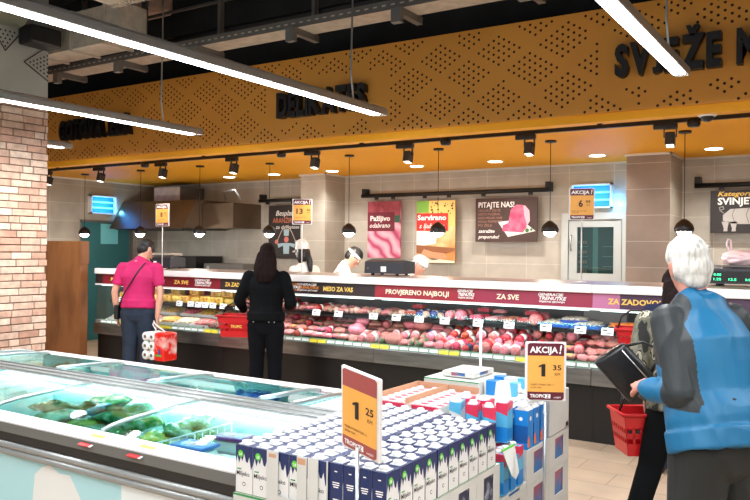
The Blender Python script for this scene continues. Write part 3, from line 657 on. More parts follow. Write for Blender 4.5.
def place(key, loc, rz=0, sc=1, label='', rx=0):
    t, used = protos[key]
    if not used: protos[key][1] = True; o = t; t.location = loc; t.rotation_euler = (rx, 0, rz); t.scale = (sc,)*3 if not hasattr(sc, '__len__') else sc; t['label'] = label; return t
    return dup(t, loc, (rx, 0, rz), sc, label)
def log(key, mm, band, L_=.26, r=.045, nm='sausage_log', cat='sausage'):
    t = proto(key, nm, cat, nm.replace('_', ' ')+'s in the counter')
    m = MB(mm); pr = [(0, -L_/2-.012), (r*.3, -L_/2-.01), (r*.75, -L_/2), (r, -L_/2+.03), (r*1.02, 0), (r, L_/2-.03), (r*.75, L_/2), (r*.3, L_/2+.01), (0, L_/2+.012)]
    m.lathe(pr, seg=18); 
    for v in m.bm.verts: x, y, z = v.co; v.co = Vector((x, z, y+r))
    m.build('casing', t)
    for sgn in (-1, 1): m = MB(GOLDCL); m.cyl((0, sgn*(L_/2+.008), r), (0, sgn*(L_/2+.022), r), .006, seg=6); m.build('clip', t)
    if band:
        m = MB(band); m.lathe([(r*1.035, -.045), (r*1.035, .045)], seg=18)
        for v in m.bm.verts: x, y, z = v.co; v.co = Vector((x, z, y+r))
        m.build('paper_band', t)
log('pink', HAMM, WHITE); log('pinkr', HAMM, RED, .3, .05); log('red', REDM, WHITE, .28, .04); log('red2', REDM, NAVY, .26, .036); log('dark', DARKM, None, .24, .03)
log('pale', PALES, None, .2, .026, 'pale_sausage'); log('paleb', PALES, NAVY, .22, .034, 'pale_sausage'); log('blu', mat('blue_casing', (44, 60, 130), .3), TAGW, .2, .036)
log('grn', mat('green_casing', (60, 110, 70), .35, c2=(220, 120, 120), scale=12), None, .24, .036)
def lump(key, nm, cat, mm, r, seed, amp=.25, extra=None):
    t = proto(key, nm, cat, nm.replace('_', ' ')+'s in the counter'); m = MB(mm); m.merge(blob(r, seed, amp)); m.build('piece' if not extra else extra, t)
    return t
lump('raw1', 'meat_cut', 'meat', RAWM, (.085, .06, .035), 1); lump('raw2', 'meat_cut', 'meat', RAWM, (.07, .07, .03), 2, .35)
lump('dk1', 'smoked_meat', 'meat', DARKM, (.08, .05, .03), 3, .35); lump('dk2', 'smoked_meat', 'meat', DARKM, (.06, .045, .035), 4, .3)
lump('chk1', 'chicken_piece', 'poultry', CHICK, (.05, .04, .03), 5, .4); lump('chk2', 'chicken_piece', 'poultry', CHICK, (.058, .035, .028), 6, .45)
lump('hamj', 'whole_ham', 'ham', HAMM, (.10, .085, .065), 8, .15)
t = proto('cheese', 'cheese_block', 'cheese', 'cheese blocks'); m = MB(CHEESE); m.box(-.09, .09, -.06, .06, 0, .085, .015); m.build('cheese', t); m = MB(mat('cheese_label', (210, 170, 60), .4, c2=(150, 70, 40), scale=25)); m.box(-.05, .05, -.0615, -.0605, .015, .07); m.build('wrapper_label', t)
t = proto('wheel', 'round_cheese', 'cheese', 'round cheeses'); m = MB(CHEESE); m.lathe([(.0, 0), (.075, 0), (.085, .015), (.085, .06), (.075, .075), (0, .075)]); m.build('cheese', t); m = MB(mat('wheel_label', (190, 140, 60), .4)); m.lathe([(0, .0752), (.045, .0752), (.045, .077), (0, .077)]); m.build('wrapper_label', t)
def pack(key, a, b, lab=None, h=.05):
    t = proto(key, 'packaged_meat', 'packaged meat', 'packaged meats in the counter')
    m = MB(mat('black_tray', (30, 26, 28), .4)); m.box(-.075, .075, -.055, .055, 0, .018, .005); m.build('tray', t)
    m = MB(a); m.box(-.068, .068, -.048, .048, .018, h, .012); m.build('contents', t)
    m = MB(b); m.box(-.03, .03, -.02, .025, h, h+.002); m.build('pack_label', t)
pack('pk1', RAWM, TAGW); pack('pk2', REDM, TAGW, h=.06); pack('pk3', HAMM, GREENP); pack('pk4', mat('salami_slices', (176, 60, 56), .4, c2=(226, 160, 150), scale=30, hue=.02), GOLD)
def tray(key, nm, cat, tm, fm, lx=.14, ly=.11, h=.035, seed=1, label_='salad'):
    t = proto(key, nm, cat, nm.replace('_', ' ')+'s in the counter'); m = MB(tm)
    m.box(-lx, lx, -ly, ly, 0, .006).box(-lx, -lx+.006, -ly, ly, .006, h).box(lx-.006, lx, -ly, ly, .006, h).box(-lx+.006, lx-.006, -ly, -ly+.006, .006, h).box(-lx+.006, lx-.006, ly-.006, ly, .006, h); m.build('tray', t)
    m = MB(fm); b = blob((lx*.93, ly*.93, .05), seed, .3, 4, 4)
    for v in b.verts: v.co.z = v.co.z*.7+.006; v.co.x = max(-lx+.008, min(lx-.008, v.co.x*1.15)); v.co.y = max(-ly+.008, min(ly-.008, v.co.y*1.15))
    m.merge(b); m.build('food', t)
tray('blue', 'food_tray', 'food tray', BLUEP2, mat('mixed_salad', (214, 206, 190), .4, c2=(120, 110, 100), scale=40), seed=2)
tray('orange', 'food_tray', 'food tray', BLACKP, ORFOOD, .19, .1, seed=3)
tray('salad', 'food_tray', 'food tray', WHITE, mat('white_salad', (240, 234, 214), .4, c2=(206, 190, 130), scale=30, hue=.01), seed=4)
tray('yel', 'food_tray', 'food tray', WHITE, mat('yellow_salad', (240, 214, 84), .4, c2=(214, 120, 60), scale=30, hue=.02), seed=5)
tray('spread', 'food_tray', 'food tray', WHITE, mat('pink_spread', (230, 150, 140), .4, c2=(190, 60, 60), scale=30, hue=.02), seed=6)
KN = {'pink': 'white banded pink sausage log', 'pinkr': 'thick red banded pink sausage log', 'red': 'white banded red sausage log', 'red2': 'navy banded red sausage log', 'dark': 'dark cured sausage', 'pale': 'thin pale sausage', 'paleb': 'navy banded pale sausage', 'blu': 'blue wrapped sausage', 'grn': 'green and pink sausage', 'raw1': 'long raw meat cut', 'raw2': 'round raw meat cut', 'dk1': 'long dark smoked meat piece', 'dk2': 'chunky dark smoked meat piece', 'chk1': 'pale raw chicken piece', 'chk2': 'long pale raw chicken piece', 'hamj': 'whole pink ham', 'cheese': 'yellow cheese block', 'wheel': 'round yellow cheese', 'pk1': 'raw meat pack', 'pk2': 'tall red meat pack', 'pk3': 'ham pack with green label', 'pk4': 'salami pack with gold label', 'blue': 'blue tray of mixed salad', 'orange': 'black tray of orange food', 'salad': 'white tray of white salad', 'yel': 'white tray of yellow salad', 'spread': 'white tray of pink spread'}
def zone(x):
    for xb, nm in [(-7.4, 'end header'), (-6.3, 'dark red header'), (-5.3, 'black ZADOVOLJSTVO header'), (-4.15, 'black MESO header'), (-3.03, 'NAJBOLJI header'), (-1.93, 'maroon header')]:
        if x < xb: return nm
    return 'purple header'
cnt = {}
def plab(key, x, where):
    k = (key, zone(x), where); cnt[k] = cnt.get(k, -1)+1
    return f'{KN[key]}, {where}, {zone(x)}, {nth(cnt[k])} from left'
rn = random.Random(11)
deckrow = [  # x range, kinds, spacing
    (-8.45, -7.6, ['salad', 'yel', 'spread'], .29), (-7.5, -6.75, ['yel', 'salad', 'spread'], .29), (-6.72, -6.0, ['dk1', 'dk2', 'dark', 'dk1'], .10), (-6.0, -5.3, ['dk1', 'pk4', 'red', 'raw1'], .11),
    (-5.3, -4.7, ['pk1', 'red', 'pk3', 'raw1'], .13), (-4.7, -3.95, ['raw1', 'pink', 'hamj', 'grn', 'raw2', 'pk1'], .125), (-3.95, -3.5, ['blu', 'grn', 'pink', 'raw1'], .105), (-3.5, -2.6, ['pink', 'pinkr', 'red', 'red2', 'pink'], .095),
    (-2.6, -2.12, ['red', 'pk2', 'pinkr', 'pk4'], .12), (-2.1, -.9, ['chk1', 'chk2', 'raw2'], .085), (-.9, .2, ['raw1', 'raw2', 'chk1'], .16)]
for r_, (yy, wh) in enumerate([(6.66, 'deck front row'), (6.85, 'deck second row'), (7.04, 'deck third row'), (7.21, 'deck back row')]):
    for (xa, xb, ks, sp) in deckrow:
        big = sp > .2
        if big and r_ in (1, 3): continue
        x = xa+sp/2+(r_ % 2)*sp*.3
        while x < xb:
            key = rn.choice(ks) if not big else ks[int((x-xa)/sp+r_) % len(ks)]
            y = yy+rn.uniform(-.012, .012)+(.07 if big else 0)
            z = .662+(y-6.56)*(.16/.76)
            flatk = key in ('salad', 'yel', 'spread') or key[:2] == 'pk'
            sc = rn.uniform(.85, 1.08) if not big else 1
            if key in ('pink', 'pinkr', 'red', 'red2', 'dark', 'grn', 'blu', 'paleb', 'pale'): sc = (sc, .62, sc)
            place(key, (x, y, z+.002), (0 if big else rn.uniform(-.35, .35)), sc, plab(key, x, wh), rx=.206)
            x += sp*rn.uniform(.95, 1.08)
# a second layer heaped on the deck
for (xa, xb, ks, sp, yy) in [(-6.6, -6.0, ['dk1', 'dk2'], .13, 6.95), (-4.6, -3.6, ['raw1', 'pink', 'hamj'], .15, 7.0), (-3.45, -2.2, ['pink', 'red', 'pinkr'], .12, 7.02), (-3.4, -2.6, ['red', 'pink'], .14, 6.85), (-2.05, -.9, ['chk1', 'chk2'], .09, 6.9), (-2.05, -.9, ['chk2', 'chk1'], .1, 7.08), (-2.0, -1.0, ['chk2', 'chk1'], .12, 6.99)]:
    x = xa
    while x < xb:
        key = rn.choice(ks); z = .662+(yy-6.56)*.21+.06
        sc = rn.uniform(.85, 1.05)
        if key in ('pink', 'pinkr', 'red'): sc = (sc, .62, sc)
        place(key, (x, yy+rn.uniform(-.02, .02), z), rn.uniform(-.4, .4), sc, plab(key, x, 'deck heap'), rx=.2); x += sp
shelfrow = [(-8.45, -7.3, ['cheese', 'wheel'], .2), (-7.3, -6.4, ['cheese', 'wheel', 'cheese'], .19), (-6.4, -5.85, ['dk1', 'dark', 'raw1', 'dk2'], .1), (-5.85, -5.55, ['pk1', 'pk2'], .16), (-5.5, -4.95, ['red', 'raw1', 'pk4'], .12), (-4.95, -4.0, ['pale', 'paleb', 'raw1', 'pale'], .07), (-4.0, -3.85, ['pk2'], .16),
            (-3.85, -3.5, ['blu', 'paleb'], .085), (-3.5, -3.25, ['pink', 'pinkr'], .11), (-3.25, -2.6, ['pk2', 'pk1', 'pk4'], .165), (-2.6, -2.45, ['pinkr'], .11)]
for yy, wh in [(6.84, 'shelf front'), (7.0, 'shelf back')]:
    for (xa, xb, ks, sp) in shelfrow:
        x = xa+sp/2; i = 0
        while x < xb:
            key = ks[i % len(ks)]; i += 1; sc = rn.uniform(.95, 1.15)
            if key in ('pink', 'pinkr', 'red', 'dark', 'pale', 'paleb', 'blu'): sc = (sc, .6, sc)
            place(key, (x, yy+rn.uniform(-.01, .01), .951), rn.uniform(-.2, .2), sc, plab(key, x, wh))
            if yy > 6.9 and key in ('cheese', 'pk2', 'pk1'): place(key, (x+.01, yy, .951+(.087 if key == 'cheese' else .062)*sc), rn.uniform(-.2, .2), .95, plab(key, x, 'shelf back stack'))
            x += sp
for i, (k, x) in enumerate([('blue', -2.36), ('blue', -2.07), ('orange', -1.70), ('orange', -1.30), ('orange', -.9)]):
    place(k, (x, 6.86, .951), 0, 1, plab(k, x, 'shelf front'))
place('blue', (-2.2, 6.88, .99), .15, .9, plab('blue', -2.2, 'stacked on trays'))
t = thing('price_board', 'grey framed crate standing at the back of the shelf near the orange food', 'crate', (-2.0, 7.1, .95))
m = MB(GREYM); m.box(-2.18, -1.78, 7.05, 7.14, .951, 1.12, .01); m.build('panel', t)
# price tags
t = proto('tagw', 'price_tag', 'price tag', 'price tags on the meat counter'); m = MB(TAGW); m.box(-.042, .042, -.003, 0, 0, .052); m.build('card', t); m = MB(INK); m.box(-.03, .0, -.0036, -.003, .03, .04).box(-.03, .025, -.0036, -.003, .012, .017); m.build('print', t)
t = proto('tagg', 'price_tag', 'price tag', 'price tags on the meat counter'); m = MB(TAGW); m.box(-.05, .05, -.003, 0, 0, .048); m.build('card', t); m = MB(TAGG); m.box(-.05, .05, -.0036, -.003, .04, .048).box(-.05, -.044, -.0036, -.003, 0, .04).box(-.05, .05, -.0036, -.003, 0, .005); m.build('print', t)
t = proto('tagy', 'price_tag', 'price tag', 'price tags on the meat counter'); m = MB(YEL); m.box(-.05, .05, -.003, 0, 0, .048); m.build('card', t); m = MB(TAGG); m.box(-.05, .05, -.0036, -.003, .042, .048); m.build('print', t)
KN.update(tagw='white shelf price tag', tagg='green edged price tag', tagy='yellow price tag')
x = -8.4; i = 0
while x < .15:
    k = 'tagy' if i % 7 in (3, 4) and x < -2.3 else 'tagg'
    place(k, (x, 6.492, .648), 0, 1, plab(k, x, 'lower rail'), rx=-.35); x += .112; i += 1
for x in [-8.3, -8.0, -7.75, -7.2, -7.0, -6.87, -6.75, -6.62, -6.45, -6.2, -5.95, -5.05, -4.75, -4.3, -4.02, -3.75, -3.46, -3.1, -2.78, -2.42, -2.1, -1.86, -1.42, -1.1, -.7, -.3]:
    place('tagw', (x, 6.70, .915), 0, 1.25, plab('tagw', x, 'shelf edge'), rx=-.25)

# scales on the counter top
def scale_(loc, lab, left=True, wide=.5):
    t = thing('weighing_scale', lab, 'weighing scale', loc); x, y, z = loc; w_ = wide/2
    m = MB(mat('scale_dark', (44, 46, 54), .4)); m.prism([(x-w_, y-.14, z+.02), (x-w_, y+.14, z+.02), (x-w_, y+.14, z+.15), (x-w_, y-.06, z+.17), (x-w_, y-.13, z+.15)], (wide, 0, 0)); m.build('body', t)
    for a in (-.16, .16):
        for b in (-.1, .1): m = MB(BLACKP); m.cyl((x+a, y+b, z), (x+a, y+b, z+.02), .02, seg=10); m.build('foot', t)
    m = MB(GREYM); m.box(x-w_*.9, x+w_*.9, y-.05, y+.13, z+.171, z+.18); m.build('pan', t)
    return t
t = scale_((-4.47, 7.3, 1.36), 'black weighing scale with a white sticker, below the Servirano and meat posters')
m = MB(TAGW); m.box(-4.50, -4.43, 7.157, 7.16, 1.40, 1.46); m.build('sticker', t)
m = MB(GREYM)
m.box(-4.68, -4.66, 7.157, 7.16, 1.43, 1.445); m.build('button', t)
t = scale_((-.88, 7.3, 1.36), 'dark weighing scale with green digits, beside the white haired man')
m = MB(BLACKP); m.box(-1.10, -.70, 7.15, 7.16, 1.40, 1.49); m.build('display', t)
m = MB(mat('green_digits', (60, 240, 160), .4, emit=2)); m.text('0.00', (-1.07, 7.148, 1.45), .02, .06).text('12.5', (-.95, 7.148, 1.41), .02, .06).text('1.25', (-1.07, 7.148, 1.41), .02, .06).text('0.0', (-.82, 7.148, 1.41), .02, .04); m.build('digits', t)
t = thing('plastic_bag', 'pale pink knotted plastic bag lying on the scale with green digits', 'plastic bag', (-.86, 7.3, 1.54))
m = MB(mat('thin_pink_plastic', (240, 212, 218), .35, bump=.7, bscale=22)); b = blob((.17, .12, .07), 21, .3, 2.2, 4)
for v in b.verts: v.co += Vector((-.86, 7.32, 1.541))
m.merge(b); m.build('bag', t)
m = MB(MC['thin_pink_plastic']); m.tube([(-.95, 7.3, 1.64), (-.99, 7.3, 1.72), (-.975, 7.3, 1.77), (-.955, 7.3, 1.76), (-.95, 7.3, 1.66)], .008); m.build('loop', t)
t = scale_((-8.1, 7.3, 1.36), 'dark weighing scale at the left counter end, behind the pink shirted man', wide=.45)
m = MB(TAGW); m.box(-8.2, -8.14, 7.157, 7.16, 1.41, 1.46); m.build('sticker', t)
m = MB(GALV); m.box(-8.30, -7.95, 7.25, 7.45, 1.545, 1.57); m.build('tray', t)

# price signs on poles
def price_sign(loc, rz, zb, big, small, lab, w_=.21, h=.30, head=True, top=MAROON, unit='KM', pole_r=.006, basis=None):
    t = local('price_sign', lab, 'price sign', loc, rz, 'orange price signs on poles')
    m = MB(ALU if zb > .6 else WHITE); m.cyl((0, 0, 0), (0, 0, zb), pole_r, seg=8); m.build('pole', t)
    M_ = Matrix.Translation((0, 0, zb))
    if basis:
        a_, b_, c_ = [Vector(q) for q in basis]; n_ = b_.cross(a_); o_ = c_-b_*h/2-Vector(loc)
        M_ = Matrix(((a_.x, n_.x, b_.x, o_.x), (a_.y, n_.y, b_.y, o_.y), (a_.z, n_.z, b_.z, o_.z), (0, 0, 0, 1)))
    def fin(m, nm):
        for v in m.bm.verts: v.co = M_ @ v.co
        m.build(nm, t)
    m = MB(WHITE); m.box(-w_/2, w_/2, -.008, .008, 0, h, .006); fin(m, 'frame')
    a = w_/2-.012; y = -.0095
    m = MB(SIGNOR); m.poly([(-a, y, h*.16), (a, y, h*.16), (a, y, h*.77), (-a, y, h*.77)]); fin(m, 'orange_field')
    m = MB(top); m.poly([(-a, y, h*.77), (a, y, h*.77), (a, y, h-.014), (a-.01, y, h-.006), (-a+.01, y, h-.006), (-a, y, h-.014)]); fin(m, 'header')
    m = MB(top); m.poly([(-a+.01, y, .008), (a-.01, y, .008), (a, y, .018), (a, y, h*.16), (-a, y, h*.16), (-a, y, .018)]); fin(m, 'footer')
    y = -.0105; m = MB(INK)
    bw = .045*len(big)
    if big == '1': m.prism([(-.022, y, h*.42), (-.002, y, h*.42), (-.002, y, h*.63), (-.014, y, h*.63), (-.036, y, h*.60), (-.036, y, h*.575), (-.022, y, h*.585)], (0, -.0005, 0))
    else: m.text(big, (-.01-(.02 if len(big) > 1 else 0), y, h*.42), h*.2, bw*(.62 if big == '1' else .85), bold=.03, align='CENTER')
    m.text(small, (.035 if len(big) == 1 else .055, y, h*.53), h*.085, .042, bold=.02); m.text(unit, (.045 if len(big) == 1 else .06, y, h*.44), h*.045, .026)
    m.text('MLIJEKO TRAJNO 2,8% 1 L' if zb > .6 else 'DELIKATES', (-a+.015, y, h*.27), h*.028, a*1.3); m.text('AKCIJA TRAJE', (-a+.015, y, h*.22), h*.025, a*.6)
    fin(m, 'price_print')
    m = MB(WINK)
    if head: m.text('AKCIJA', (-a+.01, y, h*.82), h*.1, a*1.55, bold=.03).text('!', (a-.025, y, h*.81), h*.14, .014, bold=.03, shear=.2)
    m.text('TROPIC', (-a+.012, y, h*.065), h*.055, a*.85, bold=.03); m.text('uvijek', (a*.45, y, h*.06), h*.035, a*.4, shear=.3)
    fin(m, 'lettering')
    m = MB(WINK, top); m.poly([(a*.0-.002, y, h*.055), (a*.0+.024, y, h*.055), (a*.0+.024, y, h*.125), (a*.0-.002, y, h*.125)]); m.mat(top).text('Z', (.003, y-.0005, h*.065), h*.05, .014, bold=.03); fin(m, 'logo')
    return t
for x, zb, big, sm, lb, rz in [(-7.85, .57, '8', '75', 'orange price sign on the counter beside the pink shirted man, reading 8', .1), (-5.49, .57, '13', '60', 'orange price sign reading 13 60 in front of the ARANŽIRANJE poster', .5), (-2.19, .58, '6', '99', 'orange AKCIJA price sign reading 6 99 before the cold room door', .35)]:
    o = price_sign((x, 7.0, 1.36), rz, zb, big, sm, lb, w_=.235)
    m = MB(WHITE); m.lathe([(.0, 0), (.05, 0), (.05, .006), (.0, .012)], seg=16); m.build('foot', o)

# ------------------------------------------------------------------ chest freezers
FW = mat('freezer_white', (232, 240, 240), .4); FT = mat('freezer_inside', (176, 206, 206), .45); FBL = mat('freezer_panel_blue', (176, 222, 228), .45); FG = mat('freezer_rail_grey', (150, 152, 150), .35, .4); FDG = mat('freezer_dark_grey', (104, 104, 100), .45)
def sheet(m, x0, x1, prof, th=.004):
    for (ya, za), (yb, zb) in zip(prof, prof[1:]):
        m.poly([(x0, ya, za), (x1, ya, za), (x1, yb, zb), (x0, yb, zb)])
def freezer(x0, x1, yo, yi, divs, lab, front):
    s_ = 1 if yi > yo else -1
    t = thing('chest_freezer', lab, 'chest freezer', ((x0+x1)/2, (yo+yi)/2, 0), group='island chest freezers')
    m = MB(FW); m.box(x0, x1, yo+s_*.03, yo+s_*.08, .1, .655).box(x0, x1, yi-s_*.03, yi, .1, .755).box(x0, x0+.05, yo+s_*.08, yi-s_*.03, .1, .752).box(x1-.05, x1, yo+s_*.08, yi-s_*.03, .1, .752); m.build('body', t)
    m = MB(FT); m.box(x0+.05, x1-.05, yo+s_*.12, yi-s_*.03, .38, .40).box(x0+.05, x1-.05, yo+s_*.12, yo+s_*.14, .4, .74).box(x0+.05, x1-.05, yi-s_*.045, yi-s_*.031, .4, .755); m.build('tub', t)
    m = MB(BLACKP); m.box(x0+.05, x1-.05, yo+s_*.1, yi, 0, .1); m.build('base', t)
    m = MB(FBL); m.box(x0, -2.80, yo+s_*.022, yo+s_*.03, .11, .65); m.mat(FW).box(-2.80, x1, yo+s_*.022, yo+s_*.03, .11, .65); m.build('side_panel', t)
    if front:
        m = MB(mat('iceberg_print', (232, 234, 230), .5)); y = yo+.0215
        m.poly([(-3.43, y, .12), (-2.97, y, .12), (-3.02, y, .35), (-3.09, y, .46), (-3.17, y, .555), (-3.25, y, .55), (-3.33, y, .58), (-3.39, y, .56), (-3.45, y, .515), (-3.47, y, .35)]); m.build('iceberg_picture', t); m = MB(mat('iceberg_print', (232, 234, 230), .5))
        m.poly([(-5.2, y, .12), (-4.5, y, .12), (-4.65, y, .46), (-4.8, y, .56), (-5.1, y, .53)]); m.build('iceberg_picture', t)
    for z in (.600, .634): m = MB(FG); m.tube([(x0, yo+s_*.012, z), (x1, yo+s_*.012, z)], .019, 10); m.build('bumper_rail', t)
    m = MB(BLACKP); m.box(x0, x1, yo+s_*.004, yo+s_*.08, .656, .70); m.build('black_band', t)
    m = MB(FDG); m.box(x0, x1, yo, yo+s_*.08, .70, .745); m.build('edge_profile', t)
    m = MB(WHITE); m.box(x0, x1, yo+s_*.002, yo+s_*.14, .745, .756, .003); m.build('rim', t)
    w_ = abs(yi-yo)
    prof = [(yo+s_*.135, .758), (yo+s_*.19, .771), (yo+s_*.29, .783), (yo+s_*.45, .791), (yi, .80)]
    ds = [x0+.01]+[d for d in divs if x0 < d < x1]+[x1-.01]
    for d in ds[0:]:
        m = MB(ALU); m.tube([(d, y, z+.004) for y, z in prof], .011, 8); m.build('lid_frame', t)
    for a, b in zip(ds, ds[1:]):
        m = MB(FGLASS); sheet(m, a+.012, b-.012, prof); g = m.build('glass_lid', t, smooth=True)
        if a < -3.2 and not front: pass
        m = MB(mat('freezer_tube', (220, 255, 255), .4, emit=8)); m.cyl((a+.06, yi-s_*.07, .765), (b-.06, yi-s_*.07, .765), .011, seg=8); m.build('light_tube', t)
        area(((a+b)/2, yi-s_*.07, .75), b-a-.12, .03, 1.0, (.86, 1, 1), (0, 0, 0), t)
    return t
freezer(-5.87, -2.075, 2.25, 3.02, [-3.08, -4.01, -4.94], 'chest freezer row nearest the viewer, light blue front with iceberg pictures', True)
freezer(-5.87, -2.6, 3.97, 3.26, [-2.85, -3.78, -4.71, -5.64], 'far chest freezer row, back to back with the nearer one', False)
t = thing('spine_cover', 'grey aluminium cover strip between the two chest freezer rows', 'cover strip', (-3.6, 3.14, 0))
m = MB(ALU); m.box(-5.87, -2.075, 3.024, 3.256, .765, .80, .004); m.build('strip', t)
for y in (3.06, 3.14, 3.22): m = MB(FG); m.tube([(-5.87, y, .803), (-2.075, y, .803)], .008, 8); m.build('rib', t)
m = MB(FW); m.box(-5.87, -2.075, 3.03, 3.25, 0, .765); m.build('core', t)
def basket(x, y0, y1, z0, z1, lab):
    t = thing('wire_divider', lab, 'wire divider', (x, (y0+y1)/2, z0), group='white wire dividers in the freezers')
    W = mat('wire_white', (236, 240, 240), .4)
    for z in (z0, (z0+z1)/2, z1): m = MB(W); m.tube([(x, y0, z), (x, y1, z)], .004, 6); m.build('long_wire', t)
    n = 11
    for i in range(n): y = y0+(y1-y0)*i/(n-1); m = MB(W); m.tube([(x, y, z0), (x, y, z1)], .003, 6); m.build('cross_wire', t)
basket(-2.76, 2.42, 2.94, .48, .735, 'white wire divider beside the blue lidded ice cream tub')
basket(-2.72, 3.33, 3.83, .48, .74, 'white wire divider at the right end of the far freezer')
# frozen goods
def bagmesh(sx, sy, sz, seed):
    b = bmesh.new(); bmesh.ops.create_grid(b, x_segments=12, y_segments=10, size=1)
    top = b.verts[:]; d = bmesh.ops.duplicate(b, geom=b.faces[:]+b.edges[:]+b.verts[:]); low = [g for g in d['geom'] if isinstance(g, bmesh.types.BMVert)]
    bmesh.ops.reverse_faces(b, faces=[g for g in d['geom'] if isinstance(g, bmesh.types.BMFace)])
    for vs, sg in ((top, 1), (low, -.8)):
        for v in vs:
            e = max(0, (1-abs(v.co.x)**3))*max(0, (1-abs(v.co.y)**4)); n = noise.noise(Vector((v.co.x*2.5+seed, v.co.y*2.5, sg*3)))
            v.co = Vector((v.co.x*sx*(1-.08*abs(v.co.y)), v.co.y*sy, sg*sz*(e**.5)*(1+.5*n)+.0))
    bmesh.ops.remove_doubles(b, verts=b.verts[:], dist=.0005)
    for f_ in b.faces: f_.smooth = True
    return b
def bagproto(key, nm, kn, c, c2, sx, sy, sz, sc_=18, mix=.5):
    t = local(nm, '', 'frozen food', group=kn+' in the freezers'); protos[key] = [t, False]; KN[key] = kn
    m = MB(mat('print_'+key, c, .22, c2=c2, scale=sc_, hue=.02, bump=.5, bscale=30, mix=mix)); m.merge(bagmesh(sx, sy, sz, len(key)*3.3+sx*50)); m.build('pouch', t)
    m = MB(mat('label_'+key, tuple(max(0, v-25) for v in c), .3, c2=c2, scale=40)); M_ = Matrix.Translation((0, 0, sz*.98)); m.ell((0, 0, sz*.75), (sx*.42, sy*.4, sz*.38), 12, 6); m.build('label_patch', t)
bagproto('vg1', 'frozen_food_bag', 'green bag of vegetables', (20, 140, 64), (206, 228, 206), .12, .09, .03, 12, .44)
bagproto('vg2', 'frozen_food_bag', 'white and green bag', (200, 222, 200), (40, 140, 76), .11, .09, .028, 16)
bagproto('vg3', 'frozen_food_bag', 'yellow green bag', (190, 190, 80), (60, 140, 60), .10, .075, .028, 26)
bagproto('br', 'frozen_food_bag', 'brown bag', (190, 166, 122), (120, 112, 60), .12, .09, .03, 26)
bagproto('bl', 'frozen_food_bag', 'bright blue bag', (20, 160, 214), (220, 240, 250), .10, .07, .03, 12, .44)
bagproto('nb', 'frozen_food_bag', 'navy blue bag', (34, 90, 170), (180, 210, 236), .11, .08, .03, 10, .44)
bagproto('cl', 'frozen_food_bag', 'frosty clear bag', (226, 226, 220), (214, 170, 150), .10, .08, .028, 14, .42)
def heap(keys, x0, x1, y0, y1, z, n, where, seed, rise=0):
    r_ = random.Random(seed); c = {}
    for i in range(n):
        k = keys[i % len(keys)]; fx = (i+.5)/n; mx_ = min(.13, (x1-x0)*.42); x = x0+mx_+(x1-x0-2*mx_)*((i*.618+.2) % 1); y = y0+.10+(y1-y0-.22)*((i*.377+.3) % 1)
        c[k] = c.get(k, -1)+1
        place(k, (x, y, z+.026*(i//4)+rise*(y-y0)), r_.uniform(-3, 3), r_.uniform(.82, 1), f'{KN[k]} in the {where}, {nth(c[k])} from the bottom', rx=r_.uniform(-.25, .25))
heap(['vg1', 'br', 'vg2', 'vg1'], -3.98, -3.11, 2.42, 2.95, .55, 30, 'blue bag compartment', 1, .14)
place('br', (-3.72, 2.68, .72), .4, 1.0, 'brown fish bag lying topmost in the near freezer', rx=.1)
place('bl', (-3.49, 2.71, .755), 1.4, .95, 'small bright blue bag on top of the green vegetable bags', rx=-.3)
heap(['vg2', 'vg3', 'vg1', 'vg2'], -3.04, -2.78, 2.42, 2.95, .55, 24, 'wire divider compartment', 2, .14)
place('vg2', (-3.35, 2.50, .70), .4, .9, 'white and green bag lying near the white rim'); place('vg1', (-3.22, 2.74, .725), 1.1, .95, 'green bag against the lid frame of the near freezer', rx=.2)
heap(['cl', 'br'], -4.91, -4.04, 2.42, 2.95, .46, 8, 'sparse near compartment', 3)
heap(['br', 'cl', 'cl'], -5.6, -4.74, 3.33, 3.82, .62, 20, 'leftmost far compartment', 4)
heap(['cl', 'nb'], -4.68, -3.81, 3.33, 3.82, .60, 16, 'second far compartment', 5)
heap(['nb', 'cl', 'nb'], -3.75, -2.88, 3.33, 3.82, .62, 18, 'navy far compartment', 6)
heap(['nb'], -2.85, -2.64, 3.36, 3.80, .62, 8, 'narrow end compartment', 7)
def tub_(x, y, z, rz, lidc, nm, lab, sc=1):
    t = local('ice_cream_tub', lab, 'ice cream tub', (x, y, z), rz, 'ice cream tubs')
    m = MB(WHITE); m.box(-.085, .085, -.055, .055, 0, .07, .02); m.build('tub', t)
    m = MB(mat(nm, lidc, .3)); m.box(-.092, .092, -.062, .062, .07, .088, .012); m.build('lid', t)
    m = MB(mat('lid_picture', (236, 226, 220), .4, c2=(214, 170, 190), scale=14)); m.ell((0, 0, .085), (.065, .038, .006)); m.build('lid_picture', t); t.scale = (sc,)*3
tub_(-2.64, 2.56, .625, .1, (36, 110, 190), 'tub_blue', 'blue lidded ice cream tub beside the wire divider', 1.15); tub_(-2.58, 2.76, .645, .15, (120, 60, 140), 'tub_purple', 'purple lidded ice cream tub behind the blue one')
tub_(-2.64, 2.56, .53, .1, (36, 110, 190), 'tub_blue', 'blue lidded ice cream tub under the topmost blue one'); tub_(-2.58, 2.76, .55, .15, (220, 70, 120), 'tub_pink', 'pink lidded ice cream tub under the purple one')
place('vg1', (-3.62, 2.78, .75), .3, .95, 'green bag against the back wall of the blue bag compartment', rx=.3); place('vg2', (-3.30, 2.80, .75), 1.3, .9, 'white and green bag behind the bright blue bag', rx=.3); place('vg3', (-3.42, 2.52, .715), .5, .9, 'yellow green bag near the rim of the blue bag compartment')
place('cl', (-2.40, 2.50, .70), .3, .6, 'frosty clear bag beside the blue lidded tub')
